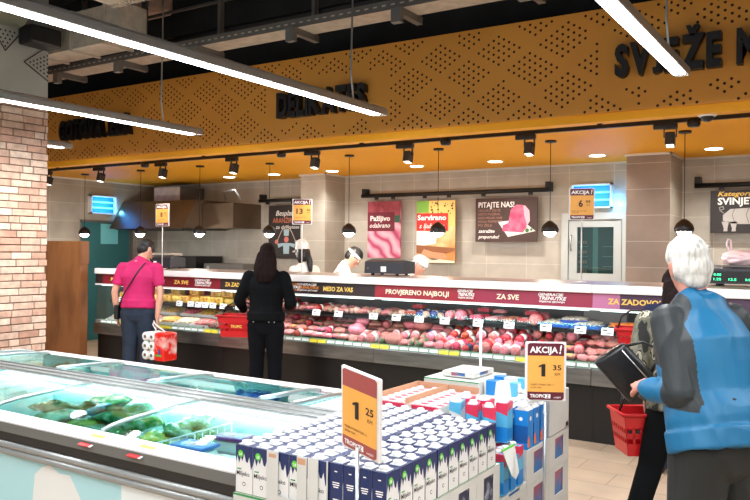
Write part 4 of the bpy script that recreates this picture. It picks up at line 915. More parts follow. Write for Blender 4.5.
def clip(x, lab):
    t = thing('rim_price_tag', lab, 'price tag', (x, 2.27, .75), group='price tags on the freezer rim')
    m = MB(WHITE, YEL); m.prism([(x-.045, 2.235, .725), (x+.045, 2.235, .725), (x+.06, 2.31, .760), (x-.03, 2.31, .760)], (0, 0, .003)); m.build('card', t)
    m = MB(SIGNOR); m.prism([(x-.03, 2.28, .7475), (x+.054, 2.28, .7475), (x+.06, 2.31, .7615), (x-.03, 2.31, .7615)], (0, 0, .003)); m.mat(RED).prism([(x-.045, 2.233, .7245), (x+.03, 2.233, .7245), (x+.036, 2.258, .7362), (x-.04, 2.258, .7362)], (0, 0, .004)); m.build('print', t)
clip(-3.02, 'red and orange price tag clipped to the freezer rim, left one'); clip(-2.68, 'red and orange price tag clipped to the freezer rim nearer the milk')

# ------------------------------------------------------------------ milk display
TAGGREEN = mat('carton_green', (40, 150, 80), .4)
def carton(key, kn, base, side, top, cap, kind, w_=.09, d_=.06, h=.19):
    t = local('milk_carton', '', 'milk carton', group=kn+'s'); protos[key] = [t, False]; KN[key] = kn
    a, b = w_/2-.001, d_/2-.001
    m = MB(base); m.box(-a, a, -b, b, 0, h, .002)
    if kind == 'splash':
        m.mat(side)
        for sg in (-1, 1):
            m.poly([(sg*(a+.0004), -b, .004), (sg*(a+.0004), b, .004), (sg*(a+.0004), b, h), (sg*(a+.0004), -b, h)][::sg])
            zz = [.115, .15, .12, .145, .13, .16, .13, .125, .15, .10, .12]; ys = [-a+2*a*i/10 for i in range(11)]
            for i in range(10): m.poly([(ys[i], sg*(b+.0004), zz[i]), (ys[i+1], sg*(b+.0004), zz[i+1]), (ys[i+1], sg*(b+.0004), h), (ys[i], sg*(b+.0004), h)][::-sg])
        m.mat(top).poly([(-a, -b, h+.0004), (a, -b, h+.0004), (a, b, h+.0004), (-a, b, h+.0004)])
        m.mat(LIME)
        for sg in (-1, 1): m.disc((sg*.018, sg*(b+.0009), .158), .014, (0, sg, 0), 12)
        m.mat(TAGGREEN)
        for sg in (-1, 1): m.poly([(-a, sg*(b+.0005), .004), (a, sg*(b+.0005), .004), (a, sg*(b+.0005), .007), (-a, sg*(b+.0005), .007)][::-sg]).poly([(-a+.008, sg*(b+.0006), .096), (-a+.03, sg*(b+.0006), .096), (-a+.03, sg*(b+.0006), .101), (-a+.008, sg*(b+.0006), .101)][::-sg])
        m.mat(WINK)
        for sg in (-1, 1): m.text('2.8', (sg*.018, sg*(b+.0013), .152), .01, .014, xd=(-sg, 0, 0), align='CENTER', bold=.03)
        m.mat(INK)
        for sg in (-1, 1):
            m.text('Mlijeko', (sg*(a-.006), sg*(b+.0006), .074), .017, .066, xd=(-sg, 0, 0), bold=.01)
            m.text('ʘ', (0, sg*(b+.0006), .035), .016, .012, xd=(-sg, 0, 0), align='CENTER') if False else m.disc((0, sg*(b+.0006), .042), .008, (0, sg, 0), 10)
        m.mat(WINK)
        for sg in (-1, 1):
            for z, l_ in ((.16, .012), (.12, .03), (.112, .03), (.104, .022), (.06, .026), (.05, .03), (.03, .02)): m.poly([(sg*(a+.0008), -l_/2, z), (sg*(a+.0008), l_/2, z), (sg*(a+.0008), l_/2, z+.004), (sg*(a+.0008), -l_/2, z+.004)][::sg])
            m.disc((0, sg*(b+.0010), .042), .005, (0, sg, 0), 8)
    elif kind == 'red':
        for sg in (-1, 1):
            m.mat(top).poly([(-a, sg*(b+.0004), .15), (a, sg*(b+.0004), .16), (a, sg*(b+.0004), h), (-a, sg*(b+.0004), h)][::-sg]).poly([(sg*(a+.0004), -b, .13), (sg*(a+.0004), b, .15), (sg*(a+.0004), b, h), (sg*(a+.0004), -b, h)][::sg])
            m.mat(side).poly([(-a, sg*(b+.0004), .01), (a, sg*(b+.0004), .01), (a, sg*(b+.0004), .06), (-a, sg*(b+.0004), .07)][::-sg]).poly([(sg*(a+.0005), -b, .005), (sg*(a+.0005), b, .005), (sg*(a+.0005), b, .075), (sg*(a+.0005), -b, .075)][::sg])
        m.mat(top)
        for sg in (-1, 1): m.poly([(-a, sg*b*.98, h+.0004), (a, sg*b*.98, h+.0004), (a, sg*b*.45, h+.0004), (-a, sg*b*.45, h+.0004)][::sg])
    elif kind == 'blue':
        for sg in (-1, 1):
            m.mat(WINK).disc((0, sg*(b+.0005), h*.78), .012, (0, sg, 0), 10).disc((sg*(a+.0005), 0, h*.78), .010, (sg, 0, 0), 10)
            m.mat(mat('carton_lake', (24, 90, 160), .35)).poly([(sg*(a+.0004), -b, .03), (sg*(a+.0004), b, .03), (sg*(a+.0004), b, h*.6), (sg*(a+.0004), -b, h*.6)][::sg])
            m.mat(mat('carton_orange', (236, 120, 50), .35)).poly([(-a, sg*(b+.0004), .01), (-a*.2, sg*(b+.0004), .01), (-a*.4, sg*(b+.0004), .07), (-a, sg*(b+.0004), .05)][::-sg])
    m.build('box', t)
    if kind == 'blue' :
        m = MB(top); m.prism([(-a, -b, h+.001), (-a, b, h+.001), (-a, 0, h+.024)], (2*a, 0, 0)); m.build('gable', t)
    m = MB(cap); hz = h+(.018 if kind == 'blue' else .0005); m.lathe([(.0, hz), (.0185, hz), (.0185, hz+.010), (.016, hz+.014), (0, hz+.016)], (-.014 if kind == 'splash' else 0, 0, 0), seg=12); m.mat(WHITE).box(-.036, .014, -.021, .021, hz, hz+.003); m.build('cap', t)
carton('ms', 'navy and white milk carton', WHITE, NAVY, NAVY, WHITE, 'splash')
CR = mat('carton_red', (216, 56, 86), .35); CB = mat('carton_blue', (30, 130, 206), .35); CLB = mat('carton_light_blue', (90, 180, 220), .35)
carton('mr', 'red topped milk carton', CLB, CB, CR, WHITE, 'red'); carton('mw', 'red and white milk carton', WHITE, CLB, CR, WHITE, 'red'); carton('mb', 'blue milk carton with gable top', CB, CB, WHITE, WHITE, 'blue', .075, .075, .19); carton('ml', 'light blue milk carton', WHITE, CB, CLB, WHITE, 'red')
Z1 = .69; r_ = random.Random(9)
for j in range(16):
    for i in range(5):
        x = -2.012+i*.0892; y = 2.245+j*.0615
        if j % 2 == 1 and j > 20: continue
        place('ms', (x, y, Z1), math.pi if False else 0, 1, f'navy and white milk carton, left block, {nth(j)} row, {nth(i)} column')
for j in range(10):
    for i in range(4):
        x = -1.575+i*.0615; y = 2.262+j*.0925+(.006 if j > 3 else 0)
        z = Z1+(0.0 if not (j == 9 and i == 3) else .0)
        place('ms', (x, y, z), R(90), 1, f'navy and white milk carton, right block, {nth(j)} row, {nth(i)} column')
def case(x0, x1, y0, y1, z0, z1, inner, lab, holes='xy', green=False, grp='white cardboard cases of milk'):
    t = thing('milk_case', lab, 'cardboard case', ((x0+x1)/2, (y0+y1)/2, z0), group=grp)
    g = .0015; x0 += g; x1 -= g; y0 += g; y1 -= g; z1 -= g; th = .003; h = z1-z0
    m = MB(CARD); m.box(x0, x1, y0, y1, z0, z0+th).box(x0, x1, y0, y1, z1-th, z1)
    def wall(a0, a1, fixed, axis):
        # wall with a window in its middle, made of four strips
        w_ = a1-a0; h0, h1 = a0+w_*.28, a0+w_*.72; zb, zt = z0+h*.22, z0+h*.86
        for (p, q, r0, r1) in [(a0, h0, z0+th, z1-th), (h1, a1, z0+th, z1-th), (h0, h1, z0+th, zb), (h0, h1, zt, z1-th)]:
            if axis == 'y': m.box(p, q, fixed, fixed+th, r0, r1)
            else: m.box(fixed, fixed+th, p, q, r0, r1)
    wall(x0, x1, y0, 'y'); wall(x0, x1, y1-th, 'y'); wall(y0+th, y1-th, x1-th, 'x'); wall(y0+th, y1-th, x0, 'x')
    m.build('cardboard', t)
    m = MB(inner); m.box(x0+.006, x1-.006, y0+.006, y1-.006, z0+th, z1-th-.002); m.build('carton_row', t)
    if green:
        m = MB(TAGGREEN); m.box(x0, x1, y0-.0008, y0+.001, z1-.006, z1+.0002); m.build('green_strip', t)
NB = mat('dark_navy_goods', (34, 44, 78), .45, c2=(200, 206, 214), scale=16, mix=.4)
BB = mat('blue_goods', (50, 110, 170), .45, c2=(190, 90, 90), scale=9, mix=.42)
# lower layers, stack one
for k, z in enumerate([.09, .29, .49]):
    wn = ['bottom', 'middle', 'upper'][k]
    for i in range(3):
        for j in range(4):
            if 0 < j < 3 and i < 2: continue
            case(-2.07+i*.2367, -2.07+(i+1)*.2367, 2.215+j*.245, 2.215+(j+1)*.245, z, z+.2, NB, f'white case under the navy milk, {wn} layer, {nth(i)} column, {nth(j)} row', green=(k == 2 and j == 0))
t = thing('cardboard_sleeve', 'white cardboard sleeve with two windows in front of the navy milk cartons', 'cardboard sleeve', (-1.75, 2.205, .69))
def sleeve(m, xs, z0, z1, y, cut):
    for a, b, o in xs:
        if o: m.box(a, b, y, y+.003, z0, z0+.03); m.box(a, b, y, y+.003, z1-.0, z1)if False else None
        else: m.box(a, b, y, y+.003, z0, z1)
m = MB(CARD); sleeve(m, [(-1.89, -1.835, 0), (-1.835, -1.745, 1), (-1.745, -1.70, 0)], .69, .885, 2.207, 0); m.build('panel', t)
m = MB(CARD); sleeve(m, [(-1.695, -1.648, 0), (-1.648, -1.61, 1), (-1.61, -1.605, 0)], .69, .885, 2.207, 0); m.build('panel', t)
m = MB(BROWNCARD); m.box(-1.742, -1.705, 2.2065, 2.207, .855, .878).box(-1.88, -1.845, 2.2065, 2.207, .86, .874); m.build('torn_edge', t)
for y in (2.46, 2.71, 2.95):
    m = MB(CARD); m.box(-2.07, -1.612, y-.0015-.0, y+.0008, .69, .70); m.bm.free()
# sign three pole and rear stack
def flat_case(x0, x1, y0, y1, z0, z1, m0, lab, **k): case(x0, x1, y0, y1, z0, z1, m0, lab, **k)
# rear stack base layers
for k, z in enumerate([.09, .29]):
    for i in range(2):
        for j in range(3): case(-2.1+i*.365, -2.1+(i+1)*.365, 3.24+j*.315, 3.24+(j+1)*.315, z, z+.2, BB, f'white case in the rear stack, {["bottom","second"][k]} layer, {nth(i)} column, {nth(j)} row', green=(k == 1 and j == 0))
for i in range(2):
    for j in range(3):
        if i == 1 and j == 0: continue
        case(-2.1+i*.365-(0 if i == 0 else 0), -2.1+(i+1)*.365, 3.24+j*.315, 3.24+(j+1)*.315, .49, .665 if i else .69, BB, f'white case in the rear stack, third layer, {nth(i)} column, {nth(j)} row')
case(-1.735, -1.37, 3.24, 3.55, .49, .515, BB, 'shallow torn tray under the low red topped cartons')
n = 0
for i in range(4):
    for j in range(3):
        n += 1; place('mr', (-1.685+i*.09, 3.29+j*.09, .517), 0, 1, f'red topped milk carton in the low torn tray, {nth(j)} row, {nth(i)} column')
case(-1.735, -1.56, 3.56, 4.18, .665, .862, BB, 'closed white case behind the blue gable cartons')
case(-1.56, -1.37, 3.88, 4.18, .665, .885, BB, 'tall plain white case at the rear right corner') if False else None
t = thing('cardboard_box', 'plain grey white box at the rear right corner of the milk display', 'cardboard box', (-1.46, 4.02, .665)); m = MB(CARD); m.box(-1.555, -1.37, 3.87, 4.18, .667, .885, .003); m.build('box', t)
m = MB(BLACKP); m.box(-1.371, -1.3695, 4.13, 4.17, .675, .70); m.build('hand_hole', t)
for q, (x, y) in enumerate([(-1.41, 3.60), (-1.41, 3.69), (-1.41, 3.79), (-1.50, 3.60), (-1.50, 3.69), (-1.50, 3.79)]):
    place('mb', (x, y, .667), R(90)+r_.uniform(-.12, .12), 1, f'blue gable topped milk carton, rear stack, {"outer" if q < 3 else "inner"} row, {nth(q % 3)} from the front')
for q, (x, y, z, rz) in enumerate([(-1.47, 3.31, .725, .5), (-1.45, 3.45, .725, .1), (-1.56, 3.33, .725, .3), (-1.55, 3.45, .725, .0), (-1.65, 3.34, .725, .2), (-1.65, 3.45, .725, .1)]):
    place('ml' if q == 4 else 'mr', (x, y, z), rz+R(90), 1, f'{"light blue" if q == 4 else "red topped"} milk carton standing loose on others, {nth(q)} from the front corner')
# red cap trays on top at the rear left
for k, (x0, y0) in enumerate([(-2.08, 3.255), (-1.89, 3.255)]):
    t = thing('open_tray', f'open white and brown tray of red and white cartons, {["left", "right"][k]} one', 'cardboard tray', (x0+.09, y0+.2, .69), group='open trays on the rear stack')
    m = MB(BROWNCARD); m.box(x0-.004, x0, y0, y0+.46, .693, .915).box(x0, x0+.182, y0+.46, y0+.464, .693, .915); m.mat(CARD).box(x0+.182, x0+.186, y0, y0+.46, .693, .885).box(x0, x0+.03, y0-.004, y0, .693, .885).box(x0, x0+.182, y0-.004, y0, .693, .72).box(x0, x0+.182, y0, y0+.46, .6905, .693); m.build('cardboard', t)
    for i in range(2):
        for j in range(7): place('mw', (x0+.045+i*.0905, y0+.033+j*.0625, .6935), 0, 1, f'red and white milk carton in the {["left", "right"][k]} open tray, {nth(j)} row, {nth(i)} column')
case(-2.08, -1.74, 3.78, 4.17, .69, .93, BB, 'white case with a green strip on top of the rear stack', green=True)
case(-2.0, -1.8, 3.85, 4.12, .935, .965, BB, 'shallow white tray lying topmost at the back of the milk display')
for q, (x, y, z, rz) in enumerate([(-1.64, 3.86, .893, .3), (-1.66, 4.02, .893, -.2)]):
    t, _ = protos['ml']; o = dup(t, (x-.09, y, z), (0, R(90), 0), 1, f'light blue milk carton lying flat on a white case, {["nearer", "farther"][q]} one')
t = thing('cardboard_flap', 'torn white cardboard flap hanging over the low red topped cartons', 'cardboard flap', (-1.36, 3.24, .64))
m = MB(CARD); m.prism([(-1.362, 3.22, .735), (-1.362, 3.36, .735), (-1.33, 3.34, .62), (-1.325, 3.29, .60), (-1.32, 3.23, .63)], (.003, 0, 0)); m.build('flap', t); m = MB(LIME); m.box(-1.366, -1.358, 3.22, 3.36, .735, .742); m.build('green_strip', t)
t = thing('pallet', 'wooden pallet under the front stack of navy milk', 'pallet', (-1.7, 2.7, 0), group='pallets')
PW = mat('pallet_wood', (170, 130, 88), .7, c2=(140, 100, 64), scale=6)
for q in range(5): m = MB(PW); m.box(-2.07, -1.36, 2.2+q*.23, 2.32+q*.23, .068, .088); m.build('board', t)
for q in range(3): m = MB(PW); m.box(-2.06+q*.31, -1.98+q*.31, 2.2, 3.24, 0, .068); m.build('runner', t)
t = thing('pallet', 'wooden pallet under the rear stack of red and blue milk', 'pallet', (-1.7, 3.7, 0), group='pallets')
for q in range(4): m = MB(PW); m.box(-2.1, -1.37, 3.26+q*.26, 3.38+q*.26, .068, .088); m.build('board', t)
for q in range(3): m = MB(PW); m.box(-2.09+q*.31, -2.01+q*.31, 3.25, 4.18, 0, .068); m.build('runner', t)
price_sign((-1.465, 2.19, 0), 0, .96, '1', '25', 'tilted price sign reading 1 25 above the navy milk cartons', w_=.21, h=.30, head=False, top=SIGNTOPB, pole_r=.007, basis=((.951, -.2824, -.125), (.0867, -.1442, .9857), (-1.447, 2.185, 1.083)))
price_sign((-1.335, 3.70, 0), R(28), .89, '1', '35', 'AKCIJA price sign reading 1 35 at the right of the milk display', w_=.205, h=.30, pole_r=.008)
t = thing('sign_pole', 'thin white pole standing on the rear of the milk display', 'pole', (-1.90, 4.21, 0)); m = MB(WHITE); m.cyl((-1.92, 4.195, 0), (-1.92, 4.195, 1.21), .008, seg=10); m.build('pole', t)
m = MB(WHITE); m.lathe([(0, 0), (.07, 0), (.07, .008), (0, .014)], (-1.92, 4.195, 0)) if False else m.box(-1.95, -1.89, 4.19, 4.22, 0, .02); m.build('foot', t)

# ------------------------------------------------------------------ people
def chain(m, pts, rads, seg=16, lat=(1, 0, 0), caps=True):
    pts = [Vector(p) for p in pts]; rads = [(r, r) if not hasattr(r, '__len__') else r for r in rads]; n = len(pts); lat = Vector(lat)
    P = []
    t0 = (pts[1]-pts[0]).normalized(); t1 = (pts[-1]-pts[-2]).normalized()
    if caps:
        r = min(rads[0])
        for a in (85, 60, 30): P.append((pts[0]-t0*r*math.sin(R(a))*.9, tuple(q*math.cos(R(a)) for q in rads[0]), t0))
    for i in range(n):
        t = ((pts[min(i+1, n-1)]-pts[i]).normalized()+(pts[i]-pts[max(i-1, 0)]).normalized()).normalized() if 0 < i < n-1 else (t0 if i == 0 else t1)
        P.append((pts[i], rads[i], t))
    if caps:
        r = min(rads[-1])
        for a in (30, 60, 85): P.append((pts[-1]+t1*r*math.sin(R(a))*.9, tuple(q*math.cos(R(a)) for q in rads[-1]), t1))
    rings = []
    for p, (ra, rb), t in P:
        l = lat-t*lat.dot(t)
        l = l.normalized() if l.length > .15 else t.orthogonal().normalized()
        d = t.cross(l)
        rings.append([m.bm.verts.new(p+l*ra*math.cos(2*math.pi*k/seg)+d*rb*math.sin(2*math.pi*k/seg)) for k in range(seg)])
    for A, B in zip(rings, rings[1:]):
        for k in range(seg): m._f([A[k], A[(k+1) % seg], B[(k+1) % seg], B[k]])
    m._f(rings[0][::-1]); m._f(rings[-1]); return m
def fuse(m, name, parent, mats, voxel=.009, it=3, fold=0, fs=7, region=None, fdir=(1, 1, .4), cut=None):
    me = bpy.data.meshes.new('tmp'); bmesh.ops.recalc_face_normals(m.bm, faces=m.bm.faces[:]); m.bm.to_mesh(me); m.bm.free()
    o = bpy.data.objects.new('tmp', me); COL.objects.link(o)
    md = o.modifiers.new('r', 'REMESH'); md.mode = 'VOXEL'; md.voxel_size = voxel
    sm = o.modifiers.new('s', 'SMOOTH'); sm.iterations = it; sm.factor = .5
    dg = bpy.context.evaluated_depsgraph_get(); nm = bpy.data.meshes.new_from_object(o.evaluated_get(dg)); nm.name = name
    bpy.data.objects.remove(o); nm.materials.clear()
    for q in mats: nm.materials.append(q)
    if fold:
        N_ = [v.normal.copy() for v in nm.vertices]
        for v, n_ in zip(nm.vertices, N_):
            c = v.co; q = Vector((c.x*fdir[0], c.y*fdir[1], c.z*fdir[2]))*fs
            w_ = noise.noise(q+Vector((noise.noise(q*.7)*1.5, 0, 3))); w2 = noise.noise(q*2.3+Vector((9, 1, 0)))
            v.co += n_*fold*((1-abs(w_)*2.6)*.8+w2*.35)
    if cut:
        b = bmesh.new(); b.from_mesh(nm); bmesh.ops.delete(b, geom=[v for v in b.verts if cut(v.co)], context='VERTS'); b.to_mesh(nm); b.free()
    for p in nm.polygons:
        p.use_smooth = True
        if region: p.material_index = region(p.center)
    ob = bpy.data.objects.new(name, nm); COL.objects.link(ob); ob.parent = parent; return ob
def hand(m, w, d, nrm, side, curl=.5, k=1.0):
    w, d, nrm = Vector(w), Vector(d).normalized(), Vector(nrm); nrm = (nrm-d*nrm.dot(d)).normalized(); lat = d.cross(nrm)*side
    chain(m, [w-d*.02, w+d*.02*k, w+d*.055*k, w+d*.085*k], [(.026, .02), (.034, .016), (.040, .015), (.038, .013)], 12, lat)
    for off, ln in ((-.030, .066), (-.010, .076), (.010, .072), (.029, .057)):
        p = w+d*.082*k-lat*off; dd = d.copy(); pts = [p-d*.015]
        for seg_ in (.45, .32, .25):
            pts.append(pts[-1]+dd*(ln*seg_+(.015 if seg_ == .45 else 0))*k); ax = d.cross(nrm).normalized(); a = curl*.75
            dd = (dd*math.cos(a)+nrm*math.sin(a)).normalized(); nn = nrm
        chain(m, pts, [.0095, .0092, .0086, .0075], 8)
    b = w+d*.02*k+lat*.028; t = (d*.55+lat*.65+nrm*.45).normalized(); t2 = (d*.8+lat*.15+nrm*.5).normalized()
    chain(m, [b-t*.015, b+t*.03*k, b+t*.03*k+t2*.03*k], [.013, .0115, .009], 8)
def mkshoe(m, a, yaw=0):
    c, s_ = math.cos(yaw), math.sin(yaw); f = Vector((-s_, c, 0)); l = Vector((c, s_, 0)); a = Vector((a[0], a[1], 0))
    chain(m, [a-f*.055+Vector((0, 0, .045)), a+f*.02+Vector((0, 0, .045)), a+f*.11+Vector((0, 0, .036)), a+f*.17+Vector((0, 0, .028))], [(.035, .042), (.040, .042), (.046, .032), (.036, .024)], 12, l)
def person(lab, loc, rz, H=1.72, lean=0, head=(0, 0), arms=None, legs=None, top=None, sleeve='long', bottom=None, girth=1., shoe=BLACKP, hair=None, hairkind='short', skin=None, extra=None, voxel=.010, topreg=None, fold=.004, hem=.86, topinf=.014, half=False, vis_head=True, chest=1., botfold=.004, cuff=1.0):
    skin = skin or SKIN; t = local('person', lab, 'person', loc, rz); k = H/1.75
    L_ = Matrix.Translation((0, 0, .95)) @ Matrix.Rotation(-lean, 4, 'X') @ Matrix.Translation((0, 0, -.95))
    Hd = L_ @ Matrix.Translation((0, -.01, 1.50)) @ Matrix.Rotation(head[1], 4, 'Z') @ Matrix.Rotation(-head[0], 4, 'X') @ Matrix.Translation((0, .01, -1.50))
    lt = lambda p: L_ @ Vector(p)
    hd = lambda p: Hd @ Vector(p)
    g = girth
    tor = [(0, 0, .90, .165*g, .115*g), (0, 0, .98, .165*g, .118*g), (0, .005, 1.08, .150*g, .108*g), (0, .005, 1.20, .155*g, .112*g), (0, 0, 1.30, .172*g*chest, .118*g), (0, -.005, 1.38, .172*chest, .105), (0, -.012, 1.435, .125*chest, .075), (0, -.012, 1.47, .07, .06)]
    def torso(m, inf, z0=0, z1=9, gg=1., caps=True):
        q = [r_ for r_ in tor if z0 <= r_[2] <= z1]; chain(m, [lt(r_[:3]) for r_ in q], [(r_[3]*gg+inf, r_[4]*gg+inf) for r_ in q], 24, (1, 0, 0), caps)
    sh = {-1: lt((-.185*chest, -.01, 1.405)), 1: lt((.185*chest, -.01, 1.405))}
    arms = arms or {}
    A = {}
    for sd in (-1, 1):
        a = arms.get(sd, ((sd*.24, -.02, 1.12), (sd*.25, .06, .87)))
        A[sd] = (sh[sd], Vector(a[0]), Vector(a[1]), a[2] if len(a) > 2 else None)
    legs = legs or {-1: ((-.10, .01, .49), (-.11, -.02, .09)), 1: ((.10, .01, .49), (.11, -.02, .09))}
    # body
    m = MB(); torso(m, -.004)
    chain(m, [hd((0, -.012, 1.44)), hd((0, -.005, 1.50)), hd((0, .0, 1.56))], [.062, .056, .058], 16)
    secs = [(1.53, .040, .045, .045), (1.55, .054, .066, .030), (1.59, .066, .086, .014), (1.63, .073, .095, .005), (1.67, .076, .099, 0), (1.71, .070, .092, -.004), (1.735, .05, .066, -.006)]
    chain(m, [hd((0, q[3], q[0])) for q in secs], [(q[1], q[2]) for q in secs], 20)
    chain(m, [hd((0, .092, 1.655)), hd((0, .106, 1.625)), hd((0, .114, 1.605))], [.009, .012, .014], 8)
    chain(m, [hd((-.018, .092, 1.565)), hd((.018, .092, 1.565))], [.010, .010], 8); chain(m, [hd((-.012, .080, 1.535)), hd((.012, .080, 1.535))], [.018, .018], 8)
    for sd in (-1, 1):
        chain(m, [hd((sd*.077, -.008, 1.600)), hd((sd*.082, -.012, 1.63)), hd((sd*.084, -.018, 1.655))], [(.009, .012), (.009, .019), (.008, .016)], 10, hd((1, 0, 1.6))-hd((0, 0, 1.6)))
        chain(m, [hd((sd*.014, .088, 1.672)), hd((sd*.048, .075, 1.668))], [.010, .009], 8)
        s_, e, w_, hk = A[sd]
        chain(m, [s_, s_.lerp(e, .5), e], [.050, .046, .038], 14); chain(m, [e, e.lerp(w_, .4), w_], [.038, .039, .026], 14)
        d = hk[0] if hk else (w_-e).normalized(); nrm = hk[1] if hk else Vector((-sd, .1, 0)); hand(m, w_, d, nrm, (hk[2] if hk and len(hk) > 2 else 1)*1, hk[3] if hk and len(hk) > 3 else .45)
        if not half:
            kn, an = legs[sd]; hp = Vector((sd*.09, 0, .90)); chain(m, [hp, hp.lerp(Vector(kn), .5), Vector(kn), Vector(kn).lerp(Vector(an), .35), Vector(an)], [.085*g, .07, .052, .052, .036], 14); chain(m, [an, (an[0], an[1], .05)], [.04, .04])
    fuse(m, 'body', t, [skin], voxel, 2)
    # face
    for sd in (-1, 1):
        m = MB(WINK); c = hd((sd*.031, .0875, 1.648)); m.ell(c, (.012,)*3, 10, 8); e = m.build('eye', t, smooth=True)
        m = MB(mat('iris', (50, 36, 28), .3)); m.ell(hd((sd*.031, .0965, 1.648)), (.006,)*3, 8, 6); m.build('iris', e)
    m = MB(mat('lips', (176, 96, 88), .5)); chain(m, [hd((-.02, .0985, 1.567)), hd((0, .1025, 1.567)), hd((.02, .0985, 1.567))], [.004, .005, .004], 6); m.build('mouth', t, smooth=True)
    # clothes
    m = MB(); torso(m, topinf, hem, 1.45, 1., False); torso(m, topinf, 1.25, 1.45)
    z0 = tor[0][2]
    r0 = [q for q in tor if q[2] >= hem][0]
    chain(m, [lt((0, 0, hem)), lt((0, 0, r0[2]+.04))], [(r0[3]+topinf+.012, r0[4]+topinf+.012)]*2, 24, caps=False)
    chain(m, [lt((0, -.012, 1.44)), hd((0, -.010, 1.49))], [(.085, .075), (.068, .068)], 16)
    for sd in (-1, 1):
        s_, e, w_, hk = A[sd]; inn = lt((sd*.10, -.01, 1.40))
        chain(m, [inn, s_], [.062, .066], 14)
        if sleeve == 'long': chain(m, [s_, s_.lerp(e, .5), e], [.068*cuff, .062*cuff, .054*cuff], 16); chain(m, [e, e.lerp(w_, .5), e.lerp(w_, .93)], [.054*cuff, .050*cuff, .038*cuff], 16)
        else: chain(m, [s_, s_.lerp(e, .45), s_.lerp(e, .72)], [.068, .066, .064], 16, caps=False)
    fuse(m, 'jacket' if sleeve == 'long' else 'shirt', t, top if isinstance(top, list) else [top], voxel, 3, fold, region=topreg)
    if not half:
        m = MB(); chain(m, [(0, 0, .86), (0, 0, .95), (0, 0, 1.02)], [(.172*g, .125*g), (.174*g, .126*g), (.16*g, .118*g)], 24)
        for sd in (-1, 1):
            kn, an = Vector(legs[sd][0]), Vector(legs[sd][1]); hp = Vector((sd*.092, 0, .88))
            chain(m, [hp, hp.lerp(kn, .5), kn, kn.lerp(an, .5), an+(an-kn)*.05], [.108*g, .092*g, .074*g, .070*g, .068*g], 18)
        fuse(m, 'trousers', t, [bottom], voxel, 3, botfold, fs=6)
        for sd in (-1, 1):
            m = MB(shoe); mkshoe(m, legs[sd][1], -sd*.12); fuse(m, 'shoe', t, [shoe], .008, 2)
    # hair
    if hair:
        m = MB(); X = Matrix(Hd)
        def el(c, r): m.ell((0, 0, 0), (1, 1, 1), 20, 14, X @ Matrix.Translation(c) @ Matrix.Diagonal((*r, 1)))
        el((0, -.006, 1.692), (.084, .108, .090))
        if hairkind == 'short': el((0, -.040, 1.635), (.080, .072, .080))
        if hairkind == 'old': el((0, -.038, 1.632), (.086, .076, .088)); el((0, -.012, 1.685), (.088, .108, .078)); el((-.05, -.02, 1.62), (.034, .05, .05)); el((.05, -.02, 1.62), (.034, .05, .05)); el((0, -.06, 1.575), (.06, .035, .045))
        if hairkind in ('long', 'tail'): el((0, -.045, 1.62), (.092, .075, .12)); el((-.062, -.02, 1.60), (.034, .06, .11)); el((.062, -.02, 1.60), (.034, .06, .11))
        if hairkind == 'long': chain(m, [hd((0, -.06, 1.64)), hd((0, -.08, 1.56)), hd((0, -.10, 1.48)), hd((0, -.115, 1.40)), hd((0, -.115, 1.35))], [(.105, .06), (.12, .06), (.128, .055), (.115, .045), (.085, .03)], 18)
        if hairkind == 'tail': chain(m, [hd((0, -.11, 1.60)), hd((0, -.13, 1.52)), hd((0, -.125, 1.42)), hd((0, -.115, 1.34))], [.036, .042, .034, .018], 12)
        fuse(m, 'hair', t, [hair], .008, 1, .004, fs=26, fdir=(1, 1, .25))
    if extra: extra(t, lt, hd, A)
    t.scale = (k,)*3
    return t
HAIRB = mat('dark_brown_hair', (26, 13, 10), .9, spec=.15, var=.4, scale=30, stretch=(1, 1, .15), bump=.5, bscale=90)
HAIRK = mat('black_hair', (22, 18, 18), .5, var=.3, scale=30, bump=.4, bscale=90)
HAIRW = mat('white_hair', (206, 204, 198), .6, c2=(140, 136, 128), scale=46, stretch=(1, 1, .12), mix=.36, bump=.9, bscale=70)
PINKS = mat('pink_cotton', (192, 24, 98), .8, var=.12, scale=6); DENIM = mat('dark_blue_trousers', (32, 46, 66), .85, var=.25, scale=9)
BLK = mat('black_fabric', (6, 8, 11), .9, spec=.15, var=.25, scale=6); WCOAT = mat('white_coat', (232, 228, 222), .7)
BLUEJ = mat('blue_jacket', (0, 100, 144), .5, var=.15, scale=3, bump=.12, bscale=9); DKJ = mat('dark_grey_jacket', (30, 37, 40), .55, var=.15, scale=4, bump=.1, bscale=9); TROU = mat('charcoal_trousers', (34, 36, 35), .85, var=.2, scale=5)
SKINR = mat('reddish_skin', (206, 138, 118), .5, var=.15, scale=12, bump=.1, bscale=100)
CAMO = bpy.data.materials.new('camouflage'); CAMO.use_nodes = True; nt = CAMO.node_tree; N = nt.nodes; L = nt.links
tc = N.new('ShaderNodeTexCoord'); mp = N.new('ShaderNodeMapping'); mp.inputs['Scale'].default_value = (1.6, 1.6, .7); L.new(tc.outputs['Object'], mp.inputs[0]); n = N.new('ShaderNodeTexNoise'); n.inputs['Scale'].default_value = 8; n.inputs['Detail'].default_value = 2.5; L.new(mp.outputs[0], n.inputs[0])
r = N.new('ShaderNodeValToRGB'); r.color_ramp.interpolation = 'CONSTANT'; L.new(n.outputs[0], r.inputs[0]); E_ = r.color_ramp.elements
E_[0].color = srgb((30, 30, 28)); E_[1].position = .43; E_[1].color = srgb((96, 94, 78))
for p_, c_ in ((.49, (120, 116, 100)), (.54, (44, 42, 38)), (.57, (176, 170, 150)), (.62, (64, 60, 50))): e = E_.new(p_); e.color = srgb(c_)
L.new(r.outputs[0], N['Principled BSDF'].inputs['Base Color']); N['Principled BSDF'].inputs['Roughness'].default_value = .85

